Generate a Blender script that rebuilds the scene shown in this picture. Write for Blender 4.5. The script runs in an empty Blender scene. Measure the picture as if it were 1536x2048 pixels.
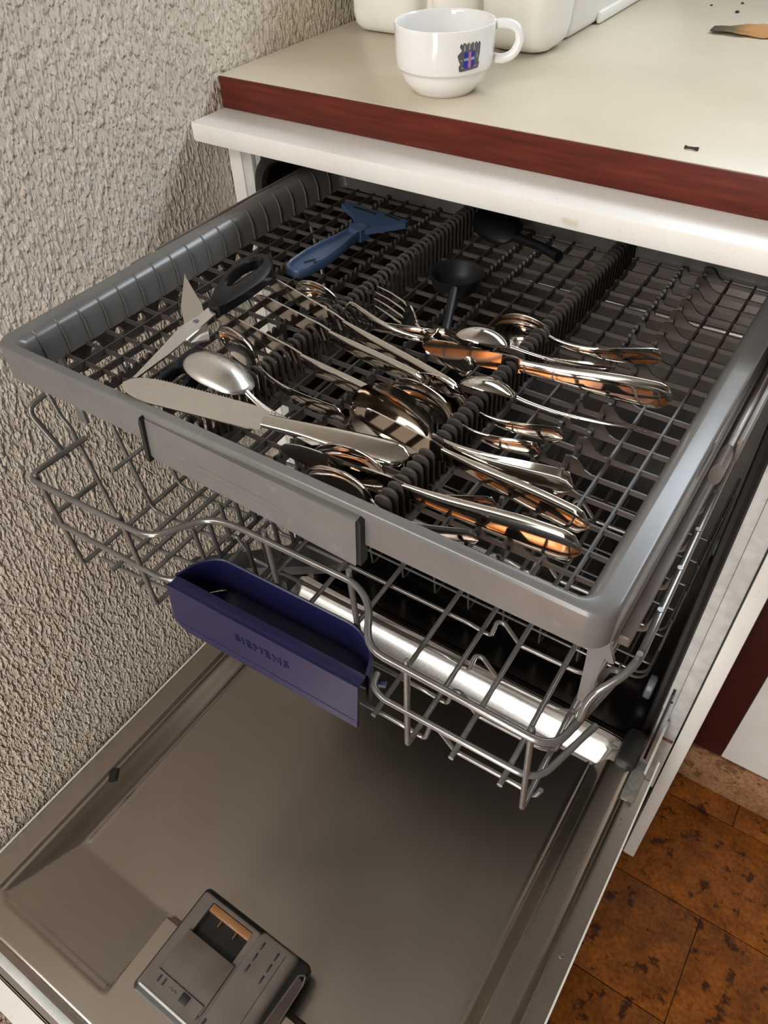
import bpy, bmesh, math, random
from mathutils import Vector, Matrix
random.seed(7)
sc = bpy.context.scene
COL = sc.collection

# ------------------------------------------------------------------ camera
def cam_matrix(loc, yaw, pitch, roll):
    cy, sy, cp, sp = math.cos(yaw), math.sin(yaw), math.cos(pitch), math.sin(pitch)
    f0, r0, u0 = Vector((-sy, cy, 0)), Vector((cy, sy, 0)), Vector((0, 0, 1))
    f = f0*cp + u0*sp; u = u0*cp - f0*sp
    cr, sr = math.cos(roll), math.sin(roll)
    r, u = r0*cr + u*sr, u*cr - r0*sr
    m = Matrix((( r.x, u.x, -f.x, loc[0]), (r.y, u.y, -f.y, loc[1]), (r.z, u.z, -f.z, loc[2]), (0, 0, 0, 1)))
    return m
cd = bpy.data.cameras.new('camera'); cam = bpy.data.objects.new('camera', cd); COL.objects.link(cam)
cam.matrix_world = cam_matrix((0.59861, -0.59267, 1.26508), 0.618335, -0.785765, -0.0445512)
cd.sensor_fit = 'HORIZONTAL'; cd.sensor_width = 36.0; cd.lens = 36.0*1522.906/1536.0
cd.clip_start = 0.02
sc.camera = cam

# ------------------------------------------------------------------ light
w = bpy.data.worlds.new('world'); sc.world = w; w.use_nodes = True
bg = w.node_tree.nodes['Background']; bg.inputs[0].default_value = (0.75, 0.87, 1.0, 1); bg.inputs[1].default_value = 0.25
def area(name, loc, target, sx, sy, power, col):
    l = bpy.data.lights.new(name, 'AREA'); l.shape = 'RECTANGLE'; l.size = sx; l.size_y = sy; l.energy = power; l.color = col
    o = bpy.data.objects.new(name, l); COL.objects.link(o); o.location = loc
    d = Vector(target) - Vector(loc); o.rotation_euler = d.to_track_quat('-Z', 'Y').to_euler(); return o
# key: daylight by the low window over the worktop; fill: the high window in the wall behind the photographer
area('worktop_window_daylight', (0.68, 0.645, 1.74), (0.45, -0.25, 0.95), 1.15, 0.24, 8.6, (0.82, 0.91, 1.0))
area('rear_window_daylight', (-0.05, -1.86, 2.26), (0.25, -0.1, 0.9), 1.55, 0.42, 25.0, (1.0, 0.97, 0.92))
area('balcony_door_daylight', (0.53, -1.87, 1.03), (0.35, 0.0, 0.95), 0.34, 1.85, 17.0, (1.0, 0.97, 0.92))
sl = bpy.data.lights.new('sun', 'SUN'); sl.energy = 24.0; sl.angle = 0.01; sl.color = (1.0, 0.78, 0.5)
so = bpy.data.objects.new('sun', sl); COL.objects.link(so)
so.rotation_euler = Vector((-0.06, 0.33, -0.94)).to_track_quat('-Z', 'Y').to_euler()
sc.view_settings.view_transform = 'Standard'; sc.view_settings.look = 'None'
sc.view_settings.gamma = 1.0; sc.view_settings.use_curve_mapping = False
sc.view_settings.exposure = 0.55

# ------------------------------------------------------------------ materials
def new_mat(name):
    m = bpy.data.materials.new(name); m.use_nodes = True
    nt = m.node_tree; b = nt.nodes['Principled BSDF']; return m, nt, b
def setp(b, **k):
    names = dict(col='Base Color', rough='Roughness', metal='Metallic', spec='Specular IOR Level', coat='Coat Weight',
                 coatr='Coat Roughness', trans='Transmission Weight', ior='IOR', sss='Subsurface Weight', aniso='Anisotropic')
    for a, v in k.items():
        if a == 'col' and len(v) == 3: v = (*v, 1)
        b.inputs[names[a]].default_value = v
def nd(nt, t, **k):
    n = nt.nodes.new(t)
    for a, v in k.items(): setattr(n, a, v)
    return n
def coords(nt, scale=(1, 1, 1), space='Object', rot=(0, 0, 0)):
    tc = nd(nt, 'ShaderNodeTexCoord'); mp = nd(nt, 'ShaderNodeMapping')
    mp.inputs['Scale'].default_value = scale; mp.inputs['Rotation'].default_value = rot
    if space == 'World':
        g = nd(nt, 'ShaderNodeNewGeometry'); nt.links.new(g.outputs['Position'], mp.inputs['Vector'])
    else:
        nt.links.new(tc.outputs[space], mp.inputs['Vector'])
    return mp.outputs['Vector']
def noise(nt, vec, scale, detail=3, rough=0.5):
    n = nd(nt, 'ShaderNodeTexNoise'); n.inputs['Scale'].default_value = scale
    n.inputs['Detail'].default_value = detail; n.inputs['Roughness'].default_value = rough
    nt.links.new(vec, n.inputs['Vector']); return n.outputs['Fac']
def ramp(nt, fac, stops):
    r = nd(nt, 'ShaderNodeValToRGB'); e = r.color_ramp.elements
    while len(e) < len(stops): e.new(0.5)
    for el, (p, c) in zip(e, stops):
        el.position = p; el.color = (*c, 1) if len(c) == 3 else c
    nt.links.new(fac, r.inputs['Fac']); return r.outputs['Color']
def mixc(nt, fac, a, b, mode='MIX'):
    m = nd(nt, 'ShaderNodeMix', data_type='RGBA', blend_type=mode)
    for s, v in ((0, fac), (6, a), (7, b)):
        if hasattr(v, 'node'): nt.links.new(v, m.inputs[s])
        else: m.inputs[s].default_value = v if s == 0 else (*v, 1)
    return m.outputs[2]
def bump(nt, b, h, strength, dist):
    n = nd(nt, 'ShaderNodeBump'); n.inputs['Strength'].default_value = strength; n.inputs['Distance'].default_value = dist
    nt.links.new(h, n.inputs['Height']); nt.links.new(n.outputs['Normal'], b.inputs['Normal'])
def simple(name, col, rough=0.5, metal=0.0, var=0.12, vscale=40, **k):
    """plain material with a faint mottling so that it is never a dead flat colour"""
    m, nt, b = new_mat(name); setp(b, rough=rough, metal=metal, **k)
    v = noise(nt, coords(nt, space='World'), vscale, 4)
    lo = tuple(c*(1-var) for c in col); hi = tuple(min(1, c*(1+var)) for c in col)
    nt.links.new(ramp(nt, v, [(0.3, lo), (0.7, hi)]), b.inputs['Base Color'])
    r2 = nd(nt, 'ShaderNodeMapRange'); r2.inputs['To Min'].default_value = max(0.02, rough*0.85); r2.inputs['To Max'].default_value = min(1, rough*1.2)
    nt.links.new(v, r2.inputs['Value']); nt.links.new(r2.outputs[0], b.inputs['Roughness'])
    return m
M = {}
def mat_wall():
    m, nt, b = new_mat('woodchip_wall_paint'); setp(b, rough=0.34, spec=0.55)
    v = coords(nt, (1, 1, 0.5), 'World')
    n1 = noise(nt, v, 290, 1, 0.5); n2 = noise(nt, v, 150, 1, 0.5)
    def mr(f, lo, hi):
        r = nd(nt, 'ShaderNodeMapRange'); r.interpolation_type = 'SMOOTHSTEP'; r.inputs['From Min'].default_value = lo; r.inputs['From Max'].default_value = hi
        nt.links.new(f, r.inputs['Value']); return r.outputs[0]
    s = nd(nt, 'ShaderNodeMath', operation='MULTIPLY_ADD'); s.inputs[1].default_value = 0.8
    nt.links.new(mr(n1, 0.47, 0.68), s.inputs[0]); nt.links.new(mr(n2, 0.45, 0.7), s.inputs[2])
    bump(nt, b, s.outputs[0], 1.0, 0.0027)
    big = noise(nt, coords(nt, space='World'), 6, 3)
    nt.links.new(ramp(nt, big, [(0.3, (0.645, 0.560, 0.460)), (0.7, (0.695, 0.610, 0.510))]), b.inputs['Base Color'])
    return m
M['wall'] = mat_wall()
M['room'] = simple('room_paint', (0.15, 0.12, 0.095), 0.7)
M['ceil'] = simple('ceiling_paint', (0.36, 0.34, 0.31), 0.8)
def mat_laminate():
    m, nt, b = new_mat('cream_laminate'); setp(b, rough=0.33, spec=0.5)
    v = coords(nt, space='World'); a = noise(nt, v, 9, 4); c = noise(nt, v, 900, 2)
    base = ramp(nt, a, [(0.3, (0.60, 0.535, 0.42)), (0.7, (0.66, 0.59, 0.47))])
    fine = ramp(nt, c, [(0.35, (0.93, 0.92, 0.9)), (0.65, (1, 1, 1))])
    nt.links.new(mixc(nt, 1.0, base, fine, 'MULTIPLY'), b.inputs['Base Color'])
    return m
M['laminate'] = mat_laminate()
def mat_mahogany():
    m, nt, b = new_mat('mahogany_lipping'); setp(b, rough=0.4, spec=0.3)
    v = coords(nt, (2.5, 40, 40), 'World'); a = noise(nt, v, 7, 5, 0.6)
    nt.links.new(ramp(nt, a, [(0.25, (0.050, 0.007, 0.004)), (0.55, (0.100, 0.014, 0.007)), (0.8, (0.15, 0.026, 0.011))]), b.inputs['Base Color'])
    return m
M['mahogany'] = mat_mahogany()
def mat_whitepaint():
    m, nt, b = new_mat('white_gloss_paint'); setp(b, rough=0.3)
    v = coords(nt, space='World'); a = noise(nt, v, 14, 4); d = noise(nt, v, 300, 3)
    base = ramp(nt, a, [(0.3, (0.74, 0.71, 0.66)), (0.7, (0.80, 0.78, 0.74))])
    dirt = ramp(nt, d, [(0.66, (1, 1, 1)), (0.80, (0.62, 0.52, 0.42))])
    c = mixc(nt, 1.0, base, dirt, 'MULTIPLY')
    # one old coffee-coloured stain on the front edge of the rail
    g = nd(nt, 'ShaderNodeNewGeometry'); sub = nd(nt, 'ShaderNodeVectorMath', operation='SUBTRACT'); sub.inputs[1].default_value = (0.3935, -0.0468, 1.006)
    nt.links.new(g.outputs['Position'], sub.inputs[0])
    scv = nd(nt, 'ShaderNodeVectorMath', operation='MULTIPLY'); scv.inputs[1].default_value = (48, 70, 120); nt.links.new(sub.outputs[0], scv.inputs[0])
    ln = nd(nt, 'ShaderNodeVectorMath', operation='LENGTH'); nt.links.new(scv.outputs[0], ln.inputs[0])
    ad = nd(nt, 'ShaderNodeMath', operation='ADD'); nt.links.new(ln.outputs['Value'], ad.inputs[0])
    nn = noise(nt, v, 120, 3); nt.links.new(nn, ad.inputs[1])
    f = ramp(nt, ad.outputs[0], [(0.6, (0.55, 0.55, 0.55)), (1.0, (0, 0, 0))])
    nt.links.new(mixc(nt, f, c, (0.52, 0.42, 0.28)), b.inputs['Base Color'])
    return m
M['white'] = mat_whitepaint()
def mat_steel(name, col, rough, streak=(3, 60, 60), var=0.10, bumpy=0.0, rv=0.2):
    m, nt, b = new_mat(name); setp(b, metal=1.0)
    v = coords(nt, streak, 'World'); a = noise(nt, v, 6, 2, 0.5)
    big = noise(nt, coords(nt, space='World'), 7, 3)
    nt.links.new(ramp(nt, big, [(0.0, tuple(c*(1-2*var) for c in col)), (1.0, tuple(min(1, c*(1+var)) for c in col))]), b.inputs['Base Color'])
    r = nd(nt, 'ShaderNodeMapRange'); r.inputs['To Min'].default_value = rough*(1-rv); r.inputs['To Max'].default_value = rough*(1+rv)
    nt.links.new(a, r.inputs['Value']); nt.links.new(r.outputs[0], b.inputs['Roughness'])
    if bumpy: bump(nt, b, a, bumpy, 0.0005)
    return m
M['door_steel'] = mat_steel('brushed_door_steel', (0.50, 0.45, 0.40), 0.27, (1, 1, 1), 0.08, 0.0, 0.06)
M['lip_steel'] = mat_steel('polished_lip_steel', (0.80, 0.78, 0.76), 0.12, (1, 1, 1), 0.05, 0.0, 0.1)
M['tub_steel'] = mat_steel('tub_steel', (0.17, 0.16, 0.15), 0.24)  # darker than bare steel: the gloom inside the tub is put into the colour
M['cutlery'] = mat_steel('polished_cutlery_steel', (0.64, 0.60, 0.55), 0.08, (20, 20, 20), 0.06)
M['worn'] = mat_steel('worn_cutlery_steel', (0.80, 0.78, 0.74), 0.27, (12, 12, 12), 0.10)
M['matte_blade'] = mat_steel('satin_blade_steel', (0.62, 0.58, 0.53), 0.42, (40, 40, 40), 0.12)
M['frame_metal'] = simple('painted_frame_metal', (0.55, 0.55, 0.53), 0.38, 0.0, 0.15, 60)
def mat_tray():
    m, nt, b = new_mat('grey_tray_plastic'); setp(b, rough=0.25, spec=0.5)
    v = coords(nt, space='World'); a = noise(nt, v, 30, 4); sc_ = noise(nt, coords(nt, (1, 1, 1), 'World'), 75, 5, 0.7)
    base = ramp(nt, a, [(0.3, (0.118, 0.114, 0.110)), (0.7, (0.142, 0.137, 0.132))])
    lime = ramp(nt, sc_, [(0.60, (0, 0, 0)), (0.72, (0.5, 0.5, 0.5))])
    nt.links.new(mixc(nt, lime, base, (0.19, 0.187, 0.185)), b.inputs['Base Color'])
    return m
M['tray'] = mat_tray()
M['grid'] = simple('brown_grey_grid_plastic', (0.045, 0.038, 0.034), 0.40)
M['comb'] = simple('dark_comb_plastic', (0.045, 0.038, 0.033), 0.45)
M['wire'] = simple('grey_coated_wire', (0.185, 0.175, 0.165), 0.20, 0.5, 0.15, 90)
M['wire_dark'] = simple('dark_coated_wire', (0.05, 0.05, 0.052), 0.3)
M['blue'] = simple('navy_handle_plastic', (0.009, 0.0088, 0.048), 0.36, 0.0, 0.08)
M['blue_peeler'] = simple('slate_blue_plastic', (0.034, 0.064, 0.125), 0.38, 0.0, 0.06)
M['black'] = simple('black_plastic', (0.005, 0.005, 0.006), 0.42, spec=0.25)
M['rubber'] = simple('black_rubber_gasket', (0.012, 0.012, 0.012), 0.45)
M['disp'] = simple('taupe_dispenser_plastic', (0.125, 0.105, 0.092), 0.34)
M['disp_lid'] = simple('brown_dispenser_lid', (0.115, 0.088, 0.074), 0.36)
M['disp_dark'] = simple('dark_slot_plastic', (0.01, 0.01, 0.01), 0.5)
M['amber'] = simple('amber_plastic', (0.26, 0.12, 0.045), 0.3)
M['ceramic'] = simple('white_porcelain', (0.80, 0.79, 0.77), 0.08, 0.0, 0.02, 20, coat=0.4)
M['crest_grey'] = simple('crest_grey_print', (0.10, 0.10, 0.11), 0.3)
M['crest_light'] = simple('crest_silver_print', (0.33, 0.33, 0.34), 0.3)
M['crest_blue'] = simple('crest_blue_print', (0.02, 0.025, 0.33), 0.25)
M['crest_red'] = simple('crest_rose_print', (0.40, 0.17, 0.24), 0.25)
M['foam'] = simple('white_moulded_foam', (0.84, 0.82, 0.76), 0.55, 0.0, 0.02, 60)
M['rust'] = simple('rusty_metal', (0.20, 0.09, 0.04), 0.7, 0.2, 0.5, 200)
M['roller'] = simple('grey_roller_plastic', (0.20, 0.22, 0.25), 0.35)
M['spray'] = simple('dark_grey_spray_arm', (0.055, 0.056, 0.058), 0.35)
M['hinge'] = simple('grey_hinge_metal', (0.20, 0.195, 0.175), 0.45, 0.3, 0.25, 120)
M['stile'] = simple('dark_maroon_wood', (0.045, 0.006, 0.005), 0.4)
M['crumb'] = simple('dark_crumb', (0.03, 0.014, 0.01), 0.7)
def mat_cork(name, dark, mid, lite):
    m, nt, b = new_mat(name); setp(b, rough=0.42, spec=0.25)
    v = coords(nt, space='World'); d1 = noise(nt, v, 36, 6, 0.66)
    a = noise(nt, v, 22, 4, 0.6); c = noise(nt, v, 150, 4, 0.7)
    base = ramp(nt, a, [(0.32, mid), (0.66, lite)])
    base = mixc(nt, 0.75, base, ramp(nt, c, [(0.35, (0.45, 0.36, 0.3)), (0.6, (1, 1, 1))]), 'MULTIPLY')
    spots = ramp(nt, d1, [(0.555, (0, 0, 0)), (0.615, (0.85, 0.85, 0.85))])
    nt.links.new(mixc(nt, spots, base, dark), b.inputs['Base Color'])
    bump(nt, b, c, 0.15, 0.001)
    return m
M['cork'] = mat_cork('varnished_cork', (0.022, 0.006, 0.002), (0.16, 0.048, 0.007), (0.33, 0.110, 0.014))
M['cork_pale'] = mat_cork('pale_cork_skirting', (0.12, 0.055, 0.025), (0.33, 0.17, 0.085), (0.42, 0.24, 0.13))
def mat_leaf():
    m, nt, b = new_mat('dried_leaf'); setp(b, rough=0.5)
    tc = nd(nt, 'ShaderNodeTexCoord'); sx = nd(nt, 'ShaderNodeSeparateXYZ'); nt.links.new(tc.outputs['Object'], sx.inputs[0])
    r = nd(nt, 'ShaderNodeMapRange'); r.inputs['From Max'].default_value = 0.075; nt.links.new(sx.outputs[0], r.inputs['Value'])
    n = noise(nt, coords(nt, (1, 6, 1)), 40, 4); ad = nd(nt, 'ShaderNodeMath', operation='MULTIPLY_ADD'); ad.inputs[1].default_value = 0.5
    nt.links.new(n, ad.inputs[0]); nt.links.new(r.outputs[0], ad.inputs[2])
    nt.links.new(ramp(nt, ad.outputs[0], [(0.25, (0.03, 0.025, 0.02)), (0.5, (0.12, 0.09, 0.03)), (0.75, (0.42, 0.20, 0.06)), (1.0, (0.45, 0.22, 0.08))]), b.inputs['Base Color'])
    return m
M['leaf'] = mat_leaf()

# ------------------------------------------------------------------ mesh helpers
class MB:
    def __init__(s): s.v = []; s.f = []
    def add(s, vs, fs):
        o = len(s.v); s.v += [tuple(p) for p in vs]; s.f += [tuple(i+o for i in f) for f in fs]; return s
    def box(s, x0, x1, y0, y1, z0, z1, bev=0.0):
        if bev <= 0:
            vs = [(x, y, z) for x in (x0, x1) for y in (y0, y1) for z in (z0, z1)]
            return s.add(vs, [(0, 1, 3, 2), (4, 6, 7, 5), (0, 4, 5, 1), (2, 3, 7, 6), (0, 2, 6, 4), (1, 5, 7, 3)])
        bm = bmesh.new(); bmesh.ops.create_cube(bm, size=1)
        for v in bm.verts:
            v.co = Vector(((x0+x1)/2+v.co.x*(x1-x0), (y0+y1)/2+v.co.y*(y1-y0), (z0+z1)/2+v.co.z*(z1-z0)))
        bmesh.ops.bevel(bm, geom=bm.edges[:], offset=bev, segments=2, profile=0.5, affect='EDGES')
        return s.bm(bm)
    def bm(s, bm):
        bm.verts.index_update(); s.add([v.co[:] for v in bm.verts], [[v.index for v in f.verts] for f in bm.faces]); bm.free(); return s
    def tube(s, pts, r, n=8, closed=False, cap=True, sx=1.0):
        P = [Vector(p) for p in pts]; N = len(P); rs = r if isinstance(r, (list, tuple)) else [r]*N
        T = []
        for i in range(N):
            a = P[(i-1) % N] if (closed or i > 0) else P[i]; b = P[(i+1) % N] if (closed or i < N-1) else P[i]
            T.append((b-a).normalized())
        up = Vector((0, 0, 1)) if abs(T[0].z) < 0.9 else Vector((1, 0, 0))
        nrm = (up - T[0]*up.dot(T[0])).normalized(); o = len(s.v)
        for i in range(N):
            nrm = nrm - T[i]*nrm.dot(T[i])
            if nrm.length < 1e-6: nrm = T[i].orthogonal()
            nrm.normalize(); bn = T[i].cross(nrm)
            for k in range(n):
                a = 2*math.pi*k/n; s.v.append(tuple(P[i] + (nrm*math.cos(a) + bn*math.sin(a)*sx)*rs[i]))
        for i in range(N if closed else N-1):
            j = (i+1) % N
            for k in range(n):
                l = (k+1) % n; s.f.append((o+i*n+k, o+i*n+l, o+j*n+l, o+j*n+k))
        if cap and not closed:
            s.f.append(tuple(o+k for k in reversed(range(n)))); s.f.append(tuple(o+(N-1)*n+k for k in range(n)))
        return s
    def loops(s, L, closed=True, cap0=True, cap1=True):
        n = len(L[0]); o = len(s.v)
        for lp in L: s.v += [tuple(p) for p in lp]
        for i in range(len(L)-1):
            for k in range(n if closed else n-1):
                l = (k+1) % n; s.f.append((o+i*n+k, o+i*n+l, o+(i+1)*n+l, o+(i+1)*n+k))
        if cap0: s.f.append(tuple(o+k for k in reversed(range(n))))
        if cap1: s.f.append(tuple(o+(len(L)-1)*n+k for k in range(n)))
        return s
    def prism(s, poly, axis, a, b):
        def P(u, v, t): return {'x': (t, u, v), 'y': (u, t, v), 'z': (u, v, t)}[axis]
        return s.loops([[P(u, v, a) for u, v in poly], [P(u, v, b) for u, v in poly]])
    def lathe(s, prof, n=48, c=(0, 0, 0)):
        L = [[(c[0]+r*math.cos(2*math.pi*k/n), c[1]+r*math.sin(2*math.pi*k/n), c[2]+z) for k in range(n)] for r, z in prof]
        return s.loops(L, cap0=prof[0][0] > 1e-5, cap1=prof[-1][0] > 1e-5)
    def mesh(s, name, org=(0, 0, 0), smooth=True, ang=35):
        me = bpy.data.meshes.new(name)
        me.from_pydata([(p[0]-org[0], p[1]-org[1], p[2]-org[2]) for p in s.v], [], s.f)
        bm = bmesh.new(); bm.from_mesh(me); bmesh.ops.recalc_face_normals(bm, faces=bm.faces[:]); bm.to_mesh(me); bm.free()
        if smooth:
            me.shade_smooth(); me.set_sharp_from_angle(angle=math.radians(ang))
        return me
    def build(s, name, m, parent=None, org=(0, 0, 0), smooth=True, ang=35):
        me = s.mesh(name, org, smooth, ang); return link(name, me, m, parent)
def link(name, me, m, parent=None, loc=None):
    if m and not me.materials: me.materials.append(M[m])
    o = bpy.data.objects.new(name, me); COL.objects.link(o)
    if parent: o.parent = parent
    if loc: o.location = loc
    return o
def thing(name, label, cat, loc=(0, 0, 0), group=None, rotz=0.0, matrix=None):
    o = bpy.data.objects.new(name, None); COL.objects.link(o); o.empty_display_size = 0.02
    if matrix is not None: o.matrix_world = matrix
    else: o.location = loc; o.rotation_euler = (0, 0, rotz)
    o['label'] = label; o['category'] = cat
    if group: o['group'] = group
    return o
def tag(o, label, cat, group=None):
    o['label'] = label; o['category'] = cat
    if group: o['group'] = group
    return o
def struct(o, label=None):
    o['kind'] = 'structure'
    if label: o['label'] = label
    return o
def fillet(pts, r, n=5, closed=False):
    P = [Vector(p) for p in pts]; out = []
    N = len(P)
    for i in range(N):
        if not closed and i in (0, N-1): out.append(P[i]); continue
        a, b, c = P[i-1], P[i], P[(i+1) % N]
        d1, d2 = (a-b), (c-b); t = min(r, d1.length*0.48, d2.length*0.48)
        s, e = b + d1.normalized()*t, b + d2.normalized()*t
        for k in range(n+1):
            u = k/n; out.append(s*(1-u)**2 + b*2*u*(1-u) + e*u*u)
    return out
def rrect(x0, x1, y0, y1, r, n=6):
    out = []
    for cx, cy, a0 in ((x1-r, y1-r, 0), (x0+r, y1-r, 90), (x0+r, y0+r, 180), (x1-r, y0+r, 270)):
        for k in range(n+1):
            a = math.radians(a0 + 90*k/n); out.append((cx + r*math.cos(a), cy + r*math.sin(a)))
    return out
def sstep(a, b, x):
    t = max(0.0, min(1.0, (x-a)/(b-a))); return t*t*(3-2*t)
def text_mesh(s, size, depth):
    cu = bpy.data.curves.new('txt', 'FONT'); cu.body = s; cu.size = size; cu.extrude = depth; cu.align_x = 'CENTER'; cu.align_y = 'CENTER'; cu.resolution_u = 3
    cu.space_character = 1.18
    o = bpy.data.objects.new('txt', cu); COL.objects.link(o)
    dg = bpy.context.evaluated_depsgraph_get(); me = bpy.data.meshes.new_from_object(o.evaluated_get(dg))
    bpy.data.objects.remove(o); return me

ZC = 1.0466       # worktop height

# ------------------------------------------------------------------ the room
XR, YF, YB, ZT = 2.4, -1.9, 0.66, 2.55
struct(MB().box(-0.06, 0, -0.80, YB+0.06, 0, ZT).build('wall_left', 'wall', smooth=False), 'beige wall with coarse woodchip relief')
XL = -1.3
struct(MB().box(XL, -0.06, -0.80, -0.74, 0, ZT).build('wall_return', 'room', smooth=False))
struct(MB().box(XL-0.06, XL, YF-0.1, -0.74, 0, ZT).build('wall_far_left', 'room', smooth=False))
b = MB(); b.box(0, 0.08, YB, YB+0.06, 0, ZT); b.box(1.28, XR, YB, YB+0.06, 0, ZT); b.box(0.08, 1.28, YB, YB+0.06, 0, 1.60); b.box(0.08, 1.28, YB, YB+0.06, 1.88, ZT)
struct(b.build('wall_back', 'room', smooth=False))
o3 = (0.68, YB+0.03, 1.6)
wn = bpy.data.objects.new('window_2', None); COL.objects.link(wn); wn.location = o3; struct(wn, 'low wide window in the wall over the worktop')
for x0, x1, z0, z1 in ((0.08, 0.11, 1.60, 1.88), (1.25, 1.28, 1.60, 1.88), (0.11, 1.25, 1.60, 1.625), (0.11, 1.25, 1.855, 1.88)):
    MB().box(x0, x1, YB+0.01, YB+0.05, z0, z1).build('window_frame', 'white', wn, o3, False)
struct(MB().box(XR, XR+0.06, YF-0.1, YB+0.06, 0, ZT).build('wall_right', 'room', smooth=False))
struct(MB().box(XL-0.06, XR+0.06, YF-0.1, YB+0.06, ZT, ZT+0.06).build('ceiling', 'ceil', smooth=False))
WX0, WX1, WZ0, WZ1 = -0.85, 0.75, 2.03, 2.50
b = MB(); b.box(XL-0.06, WX0, YF-0.1, YF, 0, ZT); b.box(WX1, XR, YF-0.1, YF, 0, ZT); b.box(WX0, 0.34, YF-0.1, YF, 0, WZ0); b.box(0.72, WX1, YF-0.1, YF, 0, WZ0); b.box(WX0, WX1, YF-0.1, YF, WZ1, ZT)
b.box(0.34, 0.72, YF-0.1, YF, 0, 0.08); b.box(0.34, 0.72, YF-0.1, YF, 1.99, WZ0)
struct(b.build('wall_front', 'room', smooth=False))
wn = bpy.data.objects.new('window_1', None); COL.objects.link(wn); wn.location = (0.05, YF-0.05, WZ0); struct(wn, 'white framed window high in the wall behind the viewer')
o3 = (0.05, YF-0.05, WZ0)
for x0, x1, z0, z1 in ((WX0, WX0+.04, WZ0, WZ1), (WX1-.04, WX1, WZ0, WZ1), (WX0+.04, WX1-.04, WZ0, WZ0+.04), (WX0+.04, WX1-.04, WZ1-.04, WZ1), (-0.07, -0.03, WZ0+.04, WZ1-.04), (0.34, 0.36, 0.08, 1.99), (0.70, 0.72, 0.08, 1.99), (0.575, 0.590, 0.08, 1.99)):
    MB().box(x0, x1, YF-0.08, YF-0.03, z0, z1).build('window_frame', 'white', wn, o3, False)
# floor: a screed with cork tiles laid in half bond
fl = struct(MB().box(XL-0.06, XR+0.06, YF-0.1, YB+0.06, -0.06, -0.004).build('floor', 'crumb', smooth=False), 'cork tile floor')
TW, TH = 0.33, 0.163
tm = MB().box(0.0006, TW-0.0006, 0.0006, TH-0.0006, -0.004, 0, 0.0007).mesh('tile')
tm.materials.append(M['cork'])
r0 = math.floor((YF+0.031)/TH); rr = 0
for r in range(r0, 5):
    y = -0.031 + r*TH
    off = 0.755 + (0.165 if r % 2 == 0 else 0.0)
    for j in range(-8, 6):
        x = off + j*TW
        if x > XR-0.02 or x+TW < XL or (x+TW < 0.02 and y+TH > -0.78) or y+TH < YF or y > YB: continue
        o = link('tile', tm, None, fl, (x, y, 0))

# ------------------------------------------------------------------ worktop, rail, end panels, neighbouring unit
wt = thing('worktop', 'cream laminate kitchen worktop with a red-brown mahogany front edge', 'worktop', (0, 0, ZC))
o3 = (0, 0, ZC)
b = MB().box(0.0015, 2.2, 0.0015, 0.655, 1.0176, ZC, 0.0006); b.build('laminate_slab', 'laminate', wt, o3)
o = MB().box(0.003, 2.2, -0.0008, 0.0013, 1.0177, ZC-0.0005, 0.0006).build('edge_strip', 'mahogany', wt, o3); o['label'] = 'glossy red-brown wooden edge strip'
rail = MB().box(0.0012, 2.2, -0.0468, 0.06, 0.9993, 1.0174, 0.0022).build('cover_rail', 'white', None, (0, 0, 0)); tag(rail, 'white painted cover rail running under the edge of the worktop', 'rail')
YP = -0.0024
pl = MB().box(0.0008, 0.0178, YP, 0.5, 0.0, 0.9985, 0.0012).build('end_panel', 'white'); tag(pl, 'narrow white end panel between the textured wall and the dishwasher', 'panel')
b = MB().box(0.6202, 0.6376, YP, 0.5, 0.0, 0.9985, 0.0012)
pr = b.build('end_panel', 'white'); tag(pr, 'tall white end panel on the right of the dishwasher, standing on the cork floor', 'panel')
cb = thing('base_unit', 'recessed kitchen unit with white door, maroon stile and cork skirting', 'cabinet', (0.9, 0.18, 0))
o3 = (0.9, 0.18, 0)
MB().box(0.640, 0.6935, 0.178, 0.20, 0.1, 0.998, 0.001).build('stile', 'stile', cb, o3)
MB().box(0.6945, 1.30, 0.176, 0.196, 0.104, 0.998, 0.0015).build('door', 'white', cb, o3)
MB().box(1.302, 1.90, 0.176, 0.196, 0.104, 0.998, 0.0015).build('door', 'white', cb, o3)
MB().box(0.640, 1.92, 0.20, 0.64, 0.1, 0.998).build('carcass', 'stile', cb, o3)
MB().box(0.640, 1.92, 0.174, 0.21, 0.0005, 0.1, 0.0015).build('cork_skirting', 'cork_pale', cb, o3)

# ------------------------------------------------------------------ dishwasher body
DW = (0.319, 0.0, 0.2)
dw = thing('dishwasher', 'built-in dishwasher with its steel door folded down open', 'dishwasher', DW)
# tub: floor, ceiling, back and side walls
TX0, TX1, TZ0, TZ1, TYB = 0.045, 0.5815, 0.300, 0.990, 0.52
b = MB()
for a in ((TX0-.006, TX0, 0.004, TYB, TZ0, TZ1), (TX1, TX1+.006, 0.004, TYB, TZ0, TZ1), (TX0, TX1, TYB, TYB+.006, TZ0, TZ1),
          (TX0, TX1, 0.004, TYB, TZ1, TZ1+.006)): b.box(*a)
b.build('tub_wall', 'tub_steel', dw, DW, False)
# tub floor with a sunken sump
n = 28; L = []
V = []; F = []
for i in range(n+1):
    for j in range(n+1):
        x = TX0 + (TX1-TX0)*i/n; y = 0.0 + TYB*j/n
        d = math.hypot(x-0.313, (y-0.28)); V.append((x, y, TZ0 + 0.018 - 0.018*(1-sstep(0.02, 0.26, d))))
for i in range(n):
    for j in range(n):
        a = i*(n+1)+j; F.append((a, a+n+1, a+n+2, a+1))
MB().add(V, F).build('tub_floor', 'tub_steel', dw, DW)
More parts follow.
